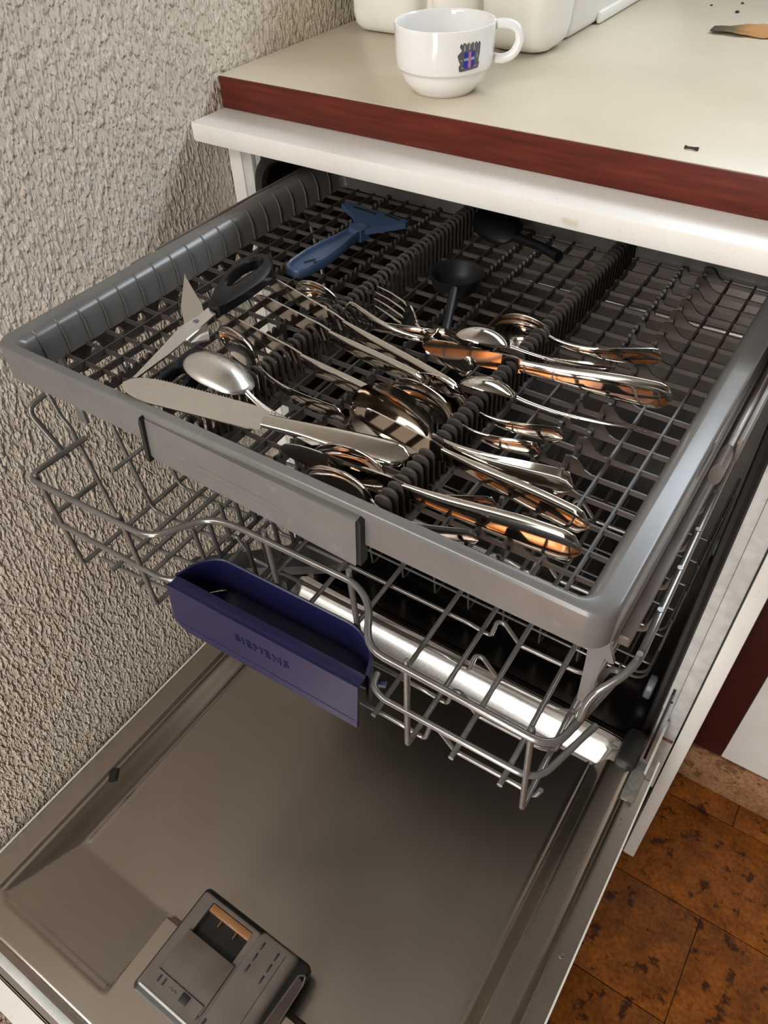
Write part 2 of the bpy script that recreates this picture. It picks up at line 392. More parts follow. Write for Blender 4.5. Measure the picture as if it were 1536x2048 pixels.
# front flange with a rounded opening
def flange(y, ins, name, m, y2):
    out = rrect(0.0190, 0.6185, 0.215, 0.9975, 0.002, 8); inn = rrect(0.0325+ins, 0.5895-ins, 0.25, 0.990-ins, 0.04, 8)
    b = MB(); N = len(out)
    b.loops([[(p[0], y, p[1]) for p in out], [(p[0], y, p[1]) for p in inn], [(p[0], y2, p[1]) for p in inn], [(p[0], y2, p[1]) for p in out]], True, False, False)
    return b.build(name, m, dw, DW)
flange(0.004, 0.004, 'front_flange', 'frame_metal', 0.02)
N8 = rrect(0.0385, 0.5835, 0.26, 0.985, 0.04, 8)
MB().tube([(p[0], 0.000, p[1]) for p in N8], 0.0065, 8, True).build('door_gasket', 'rubber', dw, DW)
MB().box(0.0192, 0.0322, YP, 0.004, 0.36, 0.9980, 0.0008).build('frame_strip', 'frame_metal', dw, DW)
b = MB().box(0.5895, 0.6008, YP, 0.004, 0.413, 0.9980, 0.0008); b.box(0.6011, 0.6180, YP, 0.004, 0.352, 0.9980, 0.0008)
fs = b.build('frame_strip', 'frame_metal', dw, DW)
MB().box(0.6008, 0.6175, YP-0.0006, 0.003, 0.3485, 0.3560, 0.001).build('rusty_end', 'rust', fs, (0, 0, 0))
for o in fs.children: o.location = Vector((0, 0, 0)) - Vector(DW)
MB().tube([(0.5965, YP-0.0004, 0.432), (0.5965, YP+0.003, 0.432)], 0.0022, 10).build('screw_hole', 'rubber', dw, DW)
MB().box(0.0195, 0.6180, 0.01, 0.5, 0.12, 0.298).build('base_plinth', 'black', dw, DW, False)
# hinge arms and pull springs, left and right of the door
for sgn, hx in ((1, 0.6020), (-1, 0.0300)):
    b = MB().prism([(-0.105, 0.356), (-0.02, 0.405), (-0.008, 0.40), (-0.012, 0.388), (-0.10, 0.343)], 'x', hx-0.0015, hx+0.0015)
    b.build('hinge_arm', 'lip_steel', dw, DW)
    b = MB().prism([(-0.03, 0.33), (-0.004, 0.33), (-0.004, 0.46), (-0.012, 0.46)], 'x', hx-0.009, hx-0.006); b.build('hinge_plate', 'rubber', dw, DW)

# ------------------------------------------------------------------ the open door (liner as one pressed sheet)
DX0, DX1, DY0, DY1 = 0.0119, 0.6105, -0.648, -0.040
def liner(x, y):
    PAN, FL = 0.345, 0.371
    # left and right pan walls
    zl = FL - (FL-PAN)*sstep(0.046, 0.0715, x)
    gl = 0.0035*math.exp(-((x-0.0435)/0.0016)**2)
    if x > 0.3:
        zr = PAN + 0.029*sstep(0.5405, 0.5600, x) - 0.007*math.exp(-((x-0.5880)/0.0022)**2) - 0.003*sstep(0.5885, 0.5925, x)
    else: zr = PAN
    z = max(zl - gl, zr) if x < 0.3 else zr
    # small bead at the foot of the walls
    z += 0.0012*math.exp(-((x-0.0745)/0.0018)**2)*(1 if -0.5 < y < -0.1 else 0) + 0.0012*math.exp(-((x-0.5370)/0.0018)**2)
    # ramp and plateau at the free end
    if x < 0.5:
        ramp_z = PAN + (FL-0.002-PAN)*sstep(-0.500, -0.590, -0.0 + y) if False else PAN + (FL-0.003-PAN)*max(0, min(1, (-0.506-y)/0.088))
        plate = FL
        inramp = sstep(0.2245, 0.2195, x) if True else 0
        edge = sstep(-0.5915, -0.5965, y)
        # rounded outer corner of the ramp at (0.205,-0.597)
        zz = ramp_z*inramp + (plate*sstep(-0.503, -0.512, y) + PAN*(1-sstep(-0.503, -0.512, y)))*(1-inramp)
        zz = zz*(1-edge) + plate*edge
        if y < -0.50: z = max(z if x < 0.08 else 0, zz) if x < 0.08 else zz
        if x > 0.06 and x < 0.22: z -= 0.0030*math.exp(-((y+0.5965)/0.0016)**2)
        if y < -0.515 and y > -0.597: z -= 0.0030*math.exp(-((x-0.2225)/0.0016)**2)
    else:
        e = sstep(-0.57, -0.60, y); z = z*(1-e) + max(z, FL)*e
    # ridge and outer lip along the free end
    z -= 0.003*math.exp(-((y+0.6285)/0.0015)**2)
    return z
xs = [DX0 + (DX1-DX0)*i/300 for i in range(301)]
ys = [-0.648 + (0.648-0.080)*i/250 for i in range(251)]
V = [(x, y, liner(x, y)) for x in xs for y in ys]; nY = len(ys)
F = [(i*nY+j, (i+1)*nY+j, (i+1)*nY+j+1, i*nY+j+1) for i in range(len(xs)-1) for j in range(nY-1)]
b = MB().add(V, F)
b.box(DX0, DX1, -0.648, -0.08, 0.325, 0.338)
for a in ((DX0-.0002, DX0+.0008, -0.648, -0.045, 0.330, 0.3712), (DX1-.0008, DX1+.0002, -0.648, -0.045, 0.330, 0.3712), (DX0, DX1, -0.649, -0.647, 0.330, 0.371)): b.box(*a)
door = b.build('door', 'door_steel', dw, DW, ang=50)
OD = tuple(-c for c in DW)
def dpart(b, name, m, **k):
    o = b.build(name, m, door, DW, **k); return o
# polished turned-up lip at the hinge end of the door
prof = [(-0.0830, 0.3452), (-0.0810, 0.3458), (-0.0785, 0.3472), (-0.0620, 0.3597), (-0.0460, 0.3718), (-0.0435, 0.3726), (-0.0415, 0.3710), (-0.0405, 0.330)]
b = MB()
Ls = []
for x, k in ((0.046, 0.0), (0.052, 0.55), (0.060, 1.0), (0.545, 1.0), (0.556, 0.85), (0.564, 0.45), (0.572, 0.1)):
    Ls.append([(x, y - (1-k)*0.004, 0.345 + (z-0.345)*k + (1-k)*0.026 if z > 0.344 else z) for y, z in prof])
b.loops(Ls, False, False, False); dpart(b, 'turned_up_lip', 'lip_steel', ang=60)
b = MB().box(0.564, 0.590, -0.082, -0.028, 0.335, 0.388, 0.008); dpart(b, 'lip_end_cap', 'rubber')
b = MB().box(0.030, 0.050, -0.082, -0.028, 0.335, 0.388, 0.008); dpart(b, 'lip_end_cap', 'rubber')
# outer white door skin seen as a thin edge
b = MB().box(0.0095, 0.0117, -0.668, -0.03, 0.322, 0.372); b.box(0.6108, 0.6128, -0.668, -0.05, 0.322, 0.3722); b.box(0.0095, 0.6128, -0.668, -0.6500, 0.322, 0.3705); b.box(0.0095, 0.6128, -0.668, -0.05, 0.318, 0.3219)
dpart(b, 'door_skin', 'white', smooth=False)
b = MB().box(0.0120, 0.6100, -0.6420, -0.6330, 0.3705, 0.3745, 0.0018); dpart(b, 'bright_trim', 'frame_metal')
for x, y in ((0.6002, -0.3113), (0.5990, -0.1206)):
    b = MB().lathe([(0.0, 0.0018), (0.0012, 0.0018), (0.0014, 0.0010), (0.0026, 0.0016), (0.0034, 0.0012), (0.0036, 0)], 20, (x, y, 0.3712)); dpart(b, 'screw', 'disp_lid')
for x, y in ((0.6010, -0.262), (0.5985, -0.142), (0.6005, -0.148)):
    b = MB().lathe([(0.0, 0.0006), (0.0007, 0.0005), (0.0010, 0)], 10, (x, y, 0.3710)); dpart(b, 'rust_spot', 'rust')
b = MB().prism([(0.0445, -0.424), (0.0505, -0.420), (0.0560, -0.431), (0.0520, -0.438), (0.0450, -0.430)], 'z', 0.364, 0.3745); dpart(b, 'rubber_stop', 'rubber')
b = MB().box(0.587, 0.604, -0.118, -0.060, 0.3675, 0.3735, 0.0025); dpart(b, 'hinge_cover', 'hinge')

# detergent dispenser
b = MB(); L = []
for ins, z in ((0.0, 0.366), (0.0, 0.376), (0.0016, 0.380), (0.005, 0.3815)):
    L.append([(p[0], p[1], z) for p in rrect(0.2440+ins, 0.3900-ins, -0.5790+ins, -0.4630-ins, 0.006, 5)])
b.loops(L); dpart(b, 'dispenser_base', 'rubber')
L = []
for ins, z in ((0.0, 0.374), (0.0, 0.386), (0.0012, 0.3878), (0.003, 0.3882)):
    L.append([(p[0], p[1], z) for p in rrect(0.2490+ins, 0.3300-ins, -0.5740+ins, -0.4685-ins, 0.004, 5)])
b = MB().loops(L, True, True, False)
wx0, wx1, wy0, wy1 = 0.2645, 0.3210, -0.5085, -0.4735
outl = L[-1]; inn = [(p[0], p[1], 0.3882) for p in rrect(wx0, wx1, wy0, wy1, 0.002, 5)]; bot = [(p[0], p[1], 0.3765) for p in rrect(wx0, wx1, wy0, wy1, 0.002, 5)]
b.loops([outl, inn, bot], True, False, True); dpart(b, 'dispenser_frame', 'disp')
b = MB().box(wx0+0.0005, wx1-0.0005, wy1-0.009, wy1-0.0005, 0.3770, 0.3868, 0.0012)
for fx in (0.284, 0.305): b.box(fx-0.0005, fx+0.0005, wy1-0.016, wy1-0.0085, 0.3770, 0.3862)
dpart(b, 'amber_window', 'amber')
b = MB().box(wx0+0.0006, wx1-0.0006, wy0+0.0006, wy1-0.0160, 0.3766, 0.3775); dpart(b, 'detergent_well', 'disp_dark')
b = MB().box(0.2615, 0.3260, -0.5600, -0.5080, 0.3884, 0.3912, 0.0009); dpart(b, 'sliding_lid', 'disp_lid')
b = MB().prism([(0.2615, -0.5520), (0.3245, -0.5520), (0.3245, -0.5650), (0.3120, -0.5650), (0.3120, -0.5610), (0.2700, -0.5610), (0.2615, -0.5600)], 'z', 0.3913, 0.3932); dpart(b, 'lid_latch', 'disp')
for x in (0.2685, 0.2750): dpart(MB().box(x, x+0.0022, -0.5615, -0.5545, 0.3928, 0.3936), 'latch_slot', 'disp_dark')
b = MB().box(0.2990, 0.3090, -0.5625, -0.5535, 0.3932, 0.3940, 0.0003); dpart(b, 'latch_button', 'disp_dark')
b = MB()
for x0 in (0.2862, 0.2910):
    b.tube([(x0-0.0022, -0.5595, 0.3934), (x0, -0.5572, 0.3934), (x0+0.0022, -0.5595, 0.3934)], 0.0003, 5)
dpart(b, 'arrow_mark', 'disp_dark')
dpart(MB().box(0.2530, 0.3280, -0.5735, -0.5712, 0.3878, 0.3890, 0.0006), 'bright_front_edge', 'frame_metal')
L = []
for ins, z in ((0.0, 0.374), (0.0, 0.389), (0.0015, 0.3935), (0.005, 0.3965), (0.009, 0.3972)):
    L.append([(p[0], p[1], z) for p in rrect(0.3300+ins*0.3, 0.3770-ins, -0.5880+ins, -0.4650-ins*0.6, 0.0055, 5)])
dpart(MB().loops(L), 'rinse_aid_block', 'disp')
for x in (0.3400, 0.3585):
    for y in (-0.4790, -0.4910, -0.5030):
        dpart(MB().box(x-0.0010, x+0.0010, y-0.0042, y+0.0042, 0.3968, 0.3976, 0.0002), 'vent_slot', 'disp_dark')
dpart(MB().box(0.3335, 0.3362, -0.5660, -0.5585, 0.3968, 0.3978), 'latch_slot', 'disp_dark')
dpart(MB().box(0.3655, 0.3661, -0.5800, -0.4730, 0.3968, 0.3975), 'lid_seam', 'disp_dark')
b = MB().tube(fillet([(0.391, -0.530, 0.374), (0.3915, -0.482, 0.3765), (0.3905, -0.474, 0.384), (0.386, -0.478, 0.390), (0.3835, -0.530, 0.391)], 0.003), 0.0009, 6)
b.add([(0.3912, -0.530, 0.3745), (0.3912, -0.480, 0.377), (0.3865, -0.480, 0.3895), (0.3838, -0.530, 0.391)], [(0, 1, 2, 3)])
dpart(b, 'side_flap', 'disp_lid')

# ------------------------------------------------------------------ pull-out cutlery tray
TR = (0.3165, -0.352, 0.930)
tr = thing('cutlery_tray', 'grey plastic pull-out cutlery tray with toothed dividers, full of cutlery', 'cutlery tray', TR)
X0, X1, Y0, Y1 = 0.0725, 0.5610, -0.352, 0.078
def ring(ifr, isd, z, r):
    return [(p[0], p[1], z) for p in rrect(X0+isd, X1-isd, Y0+ifr, Y1-ifr, max(0.002, r), 8)]
L = [ring(0.0030, 0.0040, 0.9320, .012), ring(0.0008, 0.0010, 0.9335, .014), ring(0.0004, 0.0004, 0.9580, .015), ring(0.0007, 0.0008, 0.9603, .015), ring(0.0018, 0.0020, 0.9616, .0145), ring(0.0026, 0.0030, 0.9618, .014), ring(0.0070, 0.0125, 0.9620, .010), ring(0.0082, 0.0136, 0.9617, .010),
     ring(0.0096, 0.0168, 0.9596, .009), ring(0.0106, 0.0192, 0.9555, .008), ring(0.0110, 0.0210, 0.9490, .008), ring(0.0112, 0.0218, 0.9330, .007), ring(0.0030, 0.0040, 0.9320, .012)]
MB().loops(L, True, False, False).build('rim', 'tray', tr, TR, ang=50)
# deeper plate in the middle of the front, with black strips as the shade in its end gaps and two pressed lines
b = MB().loops([[(0.2350, -0.3528, 0.9195), (0.4080, -0.3570, 0.9175), (0.4080, -0.3500, 0.9175), (0.2350, -0.3480, 0.9195)],
                [(0.2315, -0.3532, 0.9230), (0.4095, -0.3578, 0.9215), (0.4095, -0.3490, 0.9215), (0.2315, -0.3480, 0.9230)],
                [(0.2360, -0.3528, 0.9560), (0.4110, -0.3574, 0.9575), (0.4110, -0.3490, 0.9575), (0.2360, -0.3480, 0.9560)]])
fp = b.build('front_plate', 'tray', tr, TR, ang=25)
MB().prism([(0.2277, 0.9178), (0.2312, 0.9178), (0.2356, 0.9560), (0.2345, 0.9585), (0.2325, 0.9540)], 'y', -0.3555, -0.3490).build('gap_shade_strip', 'rubber', tr, TR)
for z in (0.9370, 0.9315):
    o = MB().tube([(0.2790, -0.35395, z), (0.3560, -0.35585, z)], 0.00055, 5).build('pressed_line', 'disp_lid', fp, TR)
MB().prism([(0.4080, 0.9185), (0.4115, 0.9185), (0.4135, 0.9560), (0.4105, 0.9575)], 'y', -0.3560, -0.3490).build('gap_shade_strip', 'disp_dark', tr, TR)
# grid bars
ZG = 0.9350
GX = [0.1155 + 0.0205*i for i in range(21)]; GY = [-0.3285 + 0.0205*i for i in range(20)]
poly = [(0.0925, 0.9308), (0.5410, 0.9308), (0.5410, 0.9345), (0.5010, 0.9345), (0.4960, 0.9365), (0.4900, 0.9430), (0.4865, 0.9440), (0.4820, 0.9430), (0.4805, 0.9345),
        (0.4700, 0.9345), (0.4680, 0.9385), (0.4630, 0.9385), (0.4610, 0.9345), (0.0925, 0.9345)]
xm = MB().prism([(p[0]-TR[0], p[1]-TR[2]) for p in poly], 'y', -0.0007, 0.0007).mesh('grid_bar', smooth=False)
ym = MB().box(-0.0008, 0.0008, 0.0, 0.0665-(-0.3385), 0.0018, 0.0074).mesh('grid_bar', smooth=False)
sw = [(0.0, 0.0)]; k = 0; y = 0.0; top = []
while y < 0.400:
    top += [(y, 0.0065), (y+0.0018, 0.0110), (y+0.0040, 0.0110), (y+0.0056, 0.0065)]; y += 0.0072
tp = [(0.0, 0.0018), (0.405, 0.0018), (0.405, 0.0065)] + list(reversed(top))
tm2 = MB().prism(tp, 'x', -0.0012, 0.0012).mesh('toothed_bar', smooth=False)
for y in GY: link('grid_bar', xm, 'grid', tr, (0, y-TR[1], 0))
for i, x in enumerate(GX):
    if i in (7, 14): continue
    toothed = i in (2, 5, 10, 11, 17, 18)
    link('toothed_bar' if toothed else 'grid_bar', tm2 if toothed else ym, 'grid', tr, (x-TR[0], -0.3385-TR[1], 0.9278-TR[2]))
rm = MB().tube([(0.0946, 0, 0.9345), (0.0942, 0, 0.9490), (0.0920, 0, 0.9560), (0.0896, 0, 0.9598), (0.0868, 0, 0.9614)], 0.0006, 5).mesh('rib', TR)
for v in rm.vertices: v.co.y += TR[1]
for y in GY: link('rib', rm, 'tray', tr, (0, y-TR[1]+0.004, 0))
# the two toothed dividers: a base wall with hairpin teeth
W2, H = 0.0052, 0.0270
hp = fillet([(-W2, 0, 0), (-W2+0.0005, 0.0006, H), (W2-0.0005, 0.0006, H), (W2, 0, 0)], 0.0052, 6)
tb = MB().tube(hp, 0.0013, 6); tb.prism([(-W2, 0.0), (W2, 0.0), (W2, 0.013), (W2-0.0006, H-0.003), (0.002, H-0.0006), (-0.002, H-0.0006), (-W2+0.0006, H-0.003), (-W2, 0.013)], 'y', -0.0003, 0.0003)
tmesh = tb.mesh('comb_tooth')
hp2 = MB().tube(hp, 0.0014, 6).mesh('comb_tooth')
for cx, ml in ((0.2635, hp2), (0.4135, tmesh)):
    dv = MB().box(cx-0.0068, cx+0.0068, -0.338, 0.064, 0.9240, 0.9318, 0.001).build('divider', 'comb', tr, TR)
    for k in range(57):
        link('comb_tooth', ml, 'comb', dv, (cx-TR[0], -0.3335+0.0070*k-TR[1], 0.9310-TR[2]))
# runners under the side rims
for sx, xa in ((1, 0.5565), (-1, 0.0765)):
    b = MB().box(xa-0.004, xa+0.004, -0.330, 0.05, 0.921, 0.9330, 0.001); b.build('side_skirt', 'grid', tr, TR)
    for k in range(14):
        MB().prism([(-0.322+0.026*k, 0.921), (-0.300+0.026*k, 0.921), (-0.306+0.026*k, 0.911), (-0.316+0.026*k, 0.911)], 'x', xa-0.002, xa+0.003).build('runner_clip', 'grid', tr, TR)
    b = MB().box(xa-0.001+0.0035*sx, xa+0.006+0.0035*sx, -0.315, 0.05, 0.902, 0.9105, 0.001); b.build('runner', 'disp_lid', tr, TR)

# slide rails with a plastic end cap, in the tub sides
for nm, sx, xa in (('right', 1, 0.5680), ('left', -1, 0.0560)):
    rl = thing('slide_rail', 'shiny steel slide rail beside the %s rim of the cutlery tray' % nm, 'rail', (xa, -0.18, 0.945), 'slide rails of the cutlery tray')
    o3 = (xa, -0.18, 0.945)
    MB().tube([(xa, -0.178, 0.9475), (xa, 0.30, 0.9475)], 0.0032, 10).build('rail_tube', 'lip_steel', rl, o3)
    MB().box(xa+0.0036, xa+0.0066, -0.172, 0.36, 0.938, 0.956, 0.0008).build('rail_back', 'disp', rl, o3)
    b = MB(); b.loops([[(xa-0.0042+0.0084*(.5+.5*math.cos(a)), y, 0.9435+0.0085*math.sin(a)) for a in [2*math.pi*q/16 for q in range(16)]] for y in (-0.196, -0.1945, -0.176, -0.174)])
    b.build('end_cap', 'disp', rl, o3)

# ------------------------------------------------------------------ upper wire basket
BK = (0.317, -0.369, 0.740)
bk = thing('dish_basket', 'grey coated wire dish basket with a navy blue grip, below the cutlery tray', 'dish basket', BK, rotz=0.024)
R1, R2 = 0.0027, 0.0023
def wire(name, pts, r=R2, m='wire', fr=0.008, parent=None, n=8):
    p = fillet(pts, fr, 5) if fr else pts
    b = MB().tube(p, r, n)
    # rounded ends
    return b.build(name, m, parent or bk, BK, ang=60)
yb = -0.369
BY1 = 0.062
# upper rim along the front with a bay behind the grip, stub ends along both sides
wire('rim_wire', [(0.0830, yb+0.062, 0.846), (0.0800, yb, 0.8455), (0.2230, yb, 0.850), (0.2480, yb+0.036, 0.852), (0.2700, yb+0.041, 0.853), (0.3840, yb+0.041, 0.853), (0.4020, yb+0.030, 0.853), (0.4180, yb+0.001, 0.850), (0.5500, yb, 0.846), (0.5640, yb+0.062, 0.846)], R1, fr=0.014)
# lower rim, interrupted by the grip
wire('rim_wire', [(0.0780, yb+0.062, 0.7930), (0.0760, yb+0.004, 0.7920), (0.2130, yb+0.004, 0.7920), (0.2235, yb+0.009, 0.7920), (0.2265, yb+0.016, 0.7920)], R2+0.0002, fr=0.012)
wire('rim_wire', [(0.4135, yb+0.018, 0.7945), (0.4160, yb+0.008, 0.7940), (0.4260, yb+0.003, 0.7930), (0.5440, yb+0.004, 0.7905), (0.5620, yb+0.062, 0.7905)], R2+0.0002, fr=0.014)
# uprights that turn at the foot and run back as floor wires
for x, xf, top in ((0.0880, 0.0960, 0.8495), (0.1870, 0.1890, 0.8530), (0.4470, 0.4460, 0.8530), (0.5345, 0.5385, 0.8490)):
    wire('floor_wire', [(x, yb+0.004, top), (xf, yb+0.005, 0.7420), (xf, BY1-0.02, 0.7420)], R2, fr=0.004)
    MB().lathe([(0.0, 0.0028), (0.0016, 0.0020), (0.0023, 0.0)], 10, (x, yb+0.004, top-0.0005)).build('wire_tip', 'wire', bk, BK)
for x, zf in ((0.1260, 0.742), (0.1420, 0.742), (0.1600, 0.742), (0.2120, 0.742), (0.2580, 0.742), (0.3050, 0.742), (0.3520, 0.742), (0.4110, 0.742), (0.4785, 0.742), (0.5180, 0.742)):
    y0 = yb+0.012 if x not in (0.1420,) else yb+0.03
    wire('floor_wire', [(x, y0, zf), (x, BY1-0.02, zf)], R2, fr=0)
for x, t in ((0.3000, 0.7570), (0.3760, 0.7570)):
    wire('upright_wire', [(x, yb+0.0435, 0.860), (x+0.004, yb+0.046, 0.742)], R2, fr=0)
# cross wires: down the left side, along the floor with a bump, up the right side
for k, y in enumerate((-0.3480, -0.3130, -0.2760, -0.2370, -0.1980, -0.1560, -0.1130, -0.0700)):
    z = 0.7375
    p = [(0.0620, y, 0.892), (0.0680, y, 0.868), (0.0760, y, 0.858), (0.0960, y, 0.744), (0.1020, y, z), (0.1420, y, z), (0.1900, y+0.004, z), (0.2000, y, 0.755), (0.2100, y, 0.760), (0.2260, y, z), (0.2900, y, z),
         (0.4320, y-0.002, z), (0.4520, y, z-0.006), (0.4560, y, 0.754), (0.4620, y, 0.757), (0.4780, y, z), (0.5300, y, z), (0.5410, y, 0.744), (0.5560, y, 0.848), (0.5600, y, 0.866), (0.5690, y, 0.868), (0.5730, y, 0.884), (0.5735, y, 0.892)]
    if k == 0: p = p[4:17] + [(0.5420, y, 0.735), (0.5450, y, 0.748)]
    wire('cross_wire', p, R2-0.0003, fr=0.005)
# high side rails
wire('side_rail', [(0.5560, yb+0.026, 0.848), (0.5570, yb+0.030, 0.868), (0.5740, yb+0.050, 0.884), (0.5740, yb+0.078, 0.889), (0.5740, BY1, 0.889)], R1, fr=0.014)
wire('side_rail', [(0.0820, yb+0.040, 0.838), (0.0560, yb+0.036, 0.884), (0.0600, yb+0.056, 0.889), (0.0600, BY1, 0.889)], R1, fr=0.010)
wire('back_wire', [(0.0640, BY1-0.004, 0.889), (0.5735, BY1-0.004, 0.889)], R2, fr=0)
wire('back_wire', [(0.0960, BY1-0.02, 0.742), (0.0800, BY1-0.01, 0.85), (0.0640, BY1-0.002, 0.889)], R2, fr=0.01)
wire('back_wire', [(0.5385, BY1-0.02, 0.742), (0.5600, BY1-0.01, 0.85), (0.5735, BY1-0.002, 0.889)], R2, fr=0.01)
# short length-wise stay on the left flank
wire('stay_wire', [(0.0935, -0.300, 0.806), (0.0935, -0.175, 0.806)], R2-0.0003, fr=0)
# fold-down plate tines, two rows
for x in (0.2040, 0.2530):
    tw = wire('tine_bar', [(x, -0.330, 0.7465), (x, -0.090, 0.7465)], 0.0024, 'wire_dark', 0)
    for k in range(9):
        y = -0.312 + 0.0175*k if x < 0.23 else -0.300 + 0.0175*k
        MB().tube([(x, y, 0.7465), (x-0.004, y, 0.7935), (x-0.0042, y, 0.7960)], [0.0020, 0.0020, 0.0013], 8).build('tine', 'wire_dark', tw, BK)
# plastic bracket at the right front and roller carriers
b = MB().prism([(0.5440, 0.931), (0.5560, 0.931), (0.5580, 0.902), (0.5630, 0.888), (0.5600, 0.887), (0.5570, 0.890), (0.5560, 0.862), (0.5600, 0.838), (0.5480, 0.838), (0.5470, 0.88)], 'y', yb+0.044, yb+0.047); b.build('tray_bracket', 'tray', bk, BK)
b = MB().prism([(0.0790, 0.931), (0.0900, 0.931), (0.0900, 0.862), (0.0800, 0.862)], 'y', yb+0.064, yb+0.067); b.build('tray_bracket', 'tray', bk, BK)
# blue grip
hz0, hz1 = 0.7425, 0.8020
gr = MB()
plan = [(0.2275, yb-0.003), (0.4110, yb-0.003)]
face = [(0.2225, 0.7555), (0.2265, 0.7470), (0.2340, 0.7425), (0.4065, 0.7425), (0.4110, hz1), (0.2285, hz1)]
gr.prism(face, 'y', yb-0.0035, yb-0.0008)
gr.box(0.2290, 0.4108, yb-0.0008, yb+0.0085, hz1-0.0028, hz1-0.0002, 0.0008)
grip = gr.build('grip', 'blue', bk, BK, ang=30)
out = fillet([(0.2285, yb+0.008, 0), (0.2330, yb+0.026, 0), (0.2470, yb+0.0405, 0), (0.3830, yb+0.0405, 0), (0.4040, yb+0.027, 0), (0.4108, yb+0.008, 0)], 0.018, 6)
b = MB(); t = 0.0012
nrm = []
for i, p in enumerate(out):
    a = out[max(0, i-1)]; c = out[min(len(out)-1, i+1)]; d = (c-a).normalized(); nrm.append(Vector((d.y, -d.x, 0)))
Lp = []
for z, o_ in ((0.764, t), (hz1, t), (hz1+0.0008, 0), (hz1, -t), (0.764, -t)):
    Lp.append([(p.x+q.x*o_, p.y+q.y*o_, z) for p, q in zip(out, nrm)])
b.loops(Lp, False, False, False); b.build('grip_wall', 'blue', grip, (BK[0], BK[1], BK[2]), ang=50)
b = MB().prism([(0.232, yb+0.022), (0.250, yb+0.039), (0.382, yb+0.039), (0.404, yb+0.026), (0.404, yb+0.018), (0.372, yb+0.0175), (0.330, yb+0.013), (0.2800, yb+0.012), (0.255, yb+0.008), (0.232, yb+0.008)], 'z', 0.762, 0.7645); b.build('grip_floor', 'blue', grip, BK)
for x in (0.272, 0.292, 0.322, 0.350, 0.378): MB().box(x-0.0009, x+0.0009, yb, yb+0.02, 0.7600, 0.7620).build('grip_rib', 'disp_dark', grip, BK)
for x, d in ((0.2250, -0.006), (0.4118, 0.010)):
    b = MB().tube([(x, yb+0.012, 0.789), (x+d, yb+0.016, 0.789)], 0.0030, 8); b.build('grip_hook', 'blue', grip, BK)
MB().tube([(0.2262, yb-0.0037, 0.7520), (0.4040, yb-0.0037, 0.7520)], 0.0004, 4).build('grip_line', 'blue', grip, BK)
tme = text_mesh('SIEMENS', 0.0125, 0.0005)
lt = link('raised_lettering', tme, 'blue', grip)
lt.matrix_local = Matrix.Translation((0.3205-BK[0], yb-0.0037-BK[1], 0.7790-BK[2])) @ Matrix.Rotation(math.radians(90), 4, 'X')
# spray arm hanging beneath
sp = MB()
A, Bv = Vector((0.165, -0.305, 0.7150)), Vector((0.315, -0.190, 0.7150)); D = (Bv-A).normalized(); Nn = Vector((-D.y, D.x, 0))
prof = [(0.0, 0.007), (0.005, 0.010), (0.05, 0.011), (0.10, 0.015), (0.14, 0.018), (0.16, 0.012)]
top = []; botm = []
lp = [A + D*s + Nn*w_ for s, w_ in prof] + [A + D*s - Nn*w_ for s, w_ in reversed(prof)]
sp.loops([[(p.x, p.y, 0.7110) for p in lp], [(p.x, p.y, 0.7190) for p in lp], [(p.x*0.96+0.04*0.24, p.y*0.96-0.04*0.247, 0.7215) for p in lp]])
sa = sp.build('spray_arm', 'spray', bk, BK, ang=30)
MB().lathe([(0.0, 0.0012), (0.0022, 0.0010), (0.0026, 0.0)], 12, (A.x+D.x*0.014, A.y+D.y*0.014, 0.7215)).build('jet', 'disp_dark', sa, BK)

# ------------------------------------------------------------------ lower rack, pushed home inside the tub
LR = (0.313, 0.03, 0.32)
lr = thing('lower_rack', 'light wire lower rack pushed home inside the dark dishwasher tub', 'dish rack', LR)
def lw(name, pts, r=0.0022, fr=0.01): return MB().tube(fillet(pts, fr, 4) if fr else pts, r, 8).build(name, 'wire', lr, LR, ang=60)
for z, yy in ((0.386, 0.050), (0.3785, 0.046)):
    lw('rim_wire', [(0.075, 0.42, z), (0.075, yy, z), (0.555, yy, z), (0.555, 0.42, z)], 0.0021, 0.02)
lw('rim_wire', [(0.075, 0.42, 0.452), (0.075, 0.075, 0.452), (0.555, 0.075, 0.452), (0.555, 0.42, 0.452)], 0.0022, 0.02)
for x in [0.115+0.058*i for i in range(8)]:
    lw('floor_wire', [(x, 0.046, 0.392), (x, 0.05, 0.345), (x, 0.40, 0.345)], 0.0019, 0.006)
for y in [0.10+0.055*i for i in range(6)]:
    lw('cross_wire', [(0.072, y, 0.455), (0.075, y, 0.348), (0.555, y, 0.348), (0.558, y, 0.455)], 0.0019, 0.01)
for y in (0.07, 0.38):
    for x in (0.066, 0.5645):
        MB().lathe([(0.0, -0.005), (0.016, -0.005), (0.0175, -0.003), (0.0175, 0.003), (0.016, 0.005), (0.0, 0.005)], 20).build('roller', 'roller', lr)
        o = lr.children[-1]; o.matrix_local = Matrix.Translation((x-LR[0], y-LR[1], 0.341-LR[2])) @ Matrix.Rotation(math.radians(90), 4, 'Y')

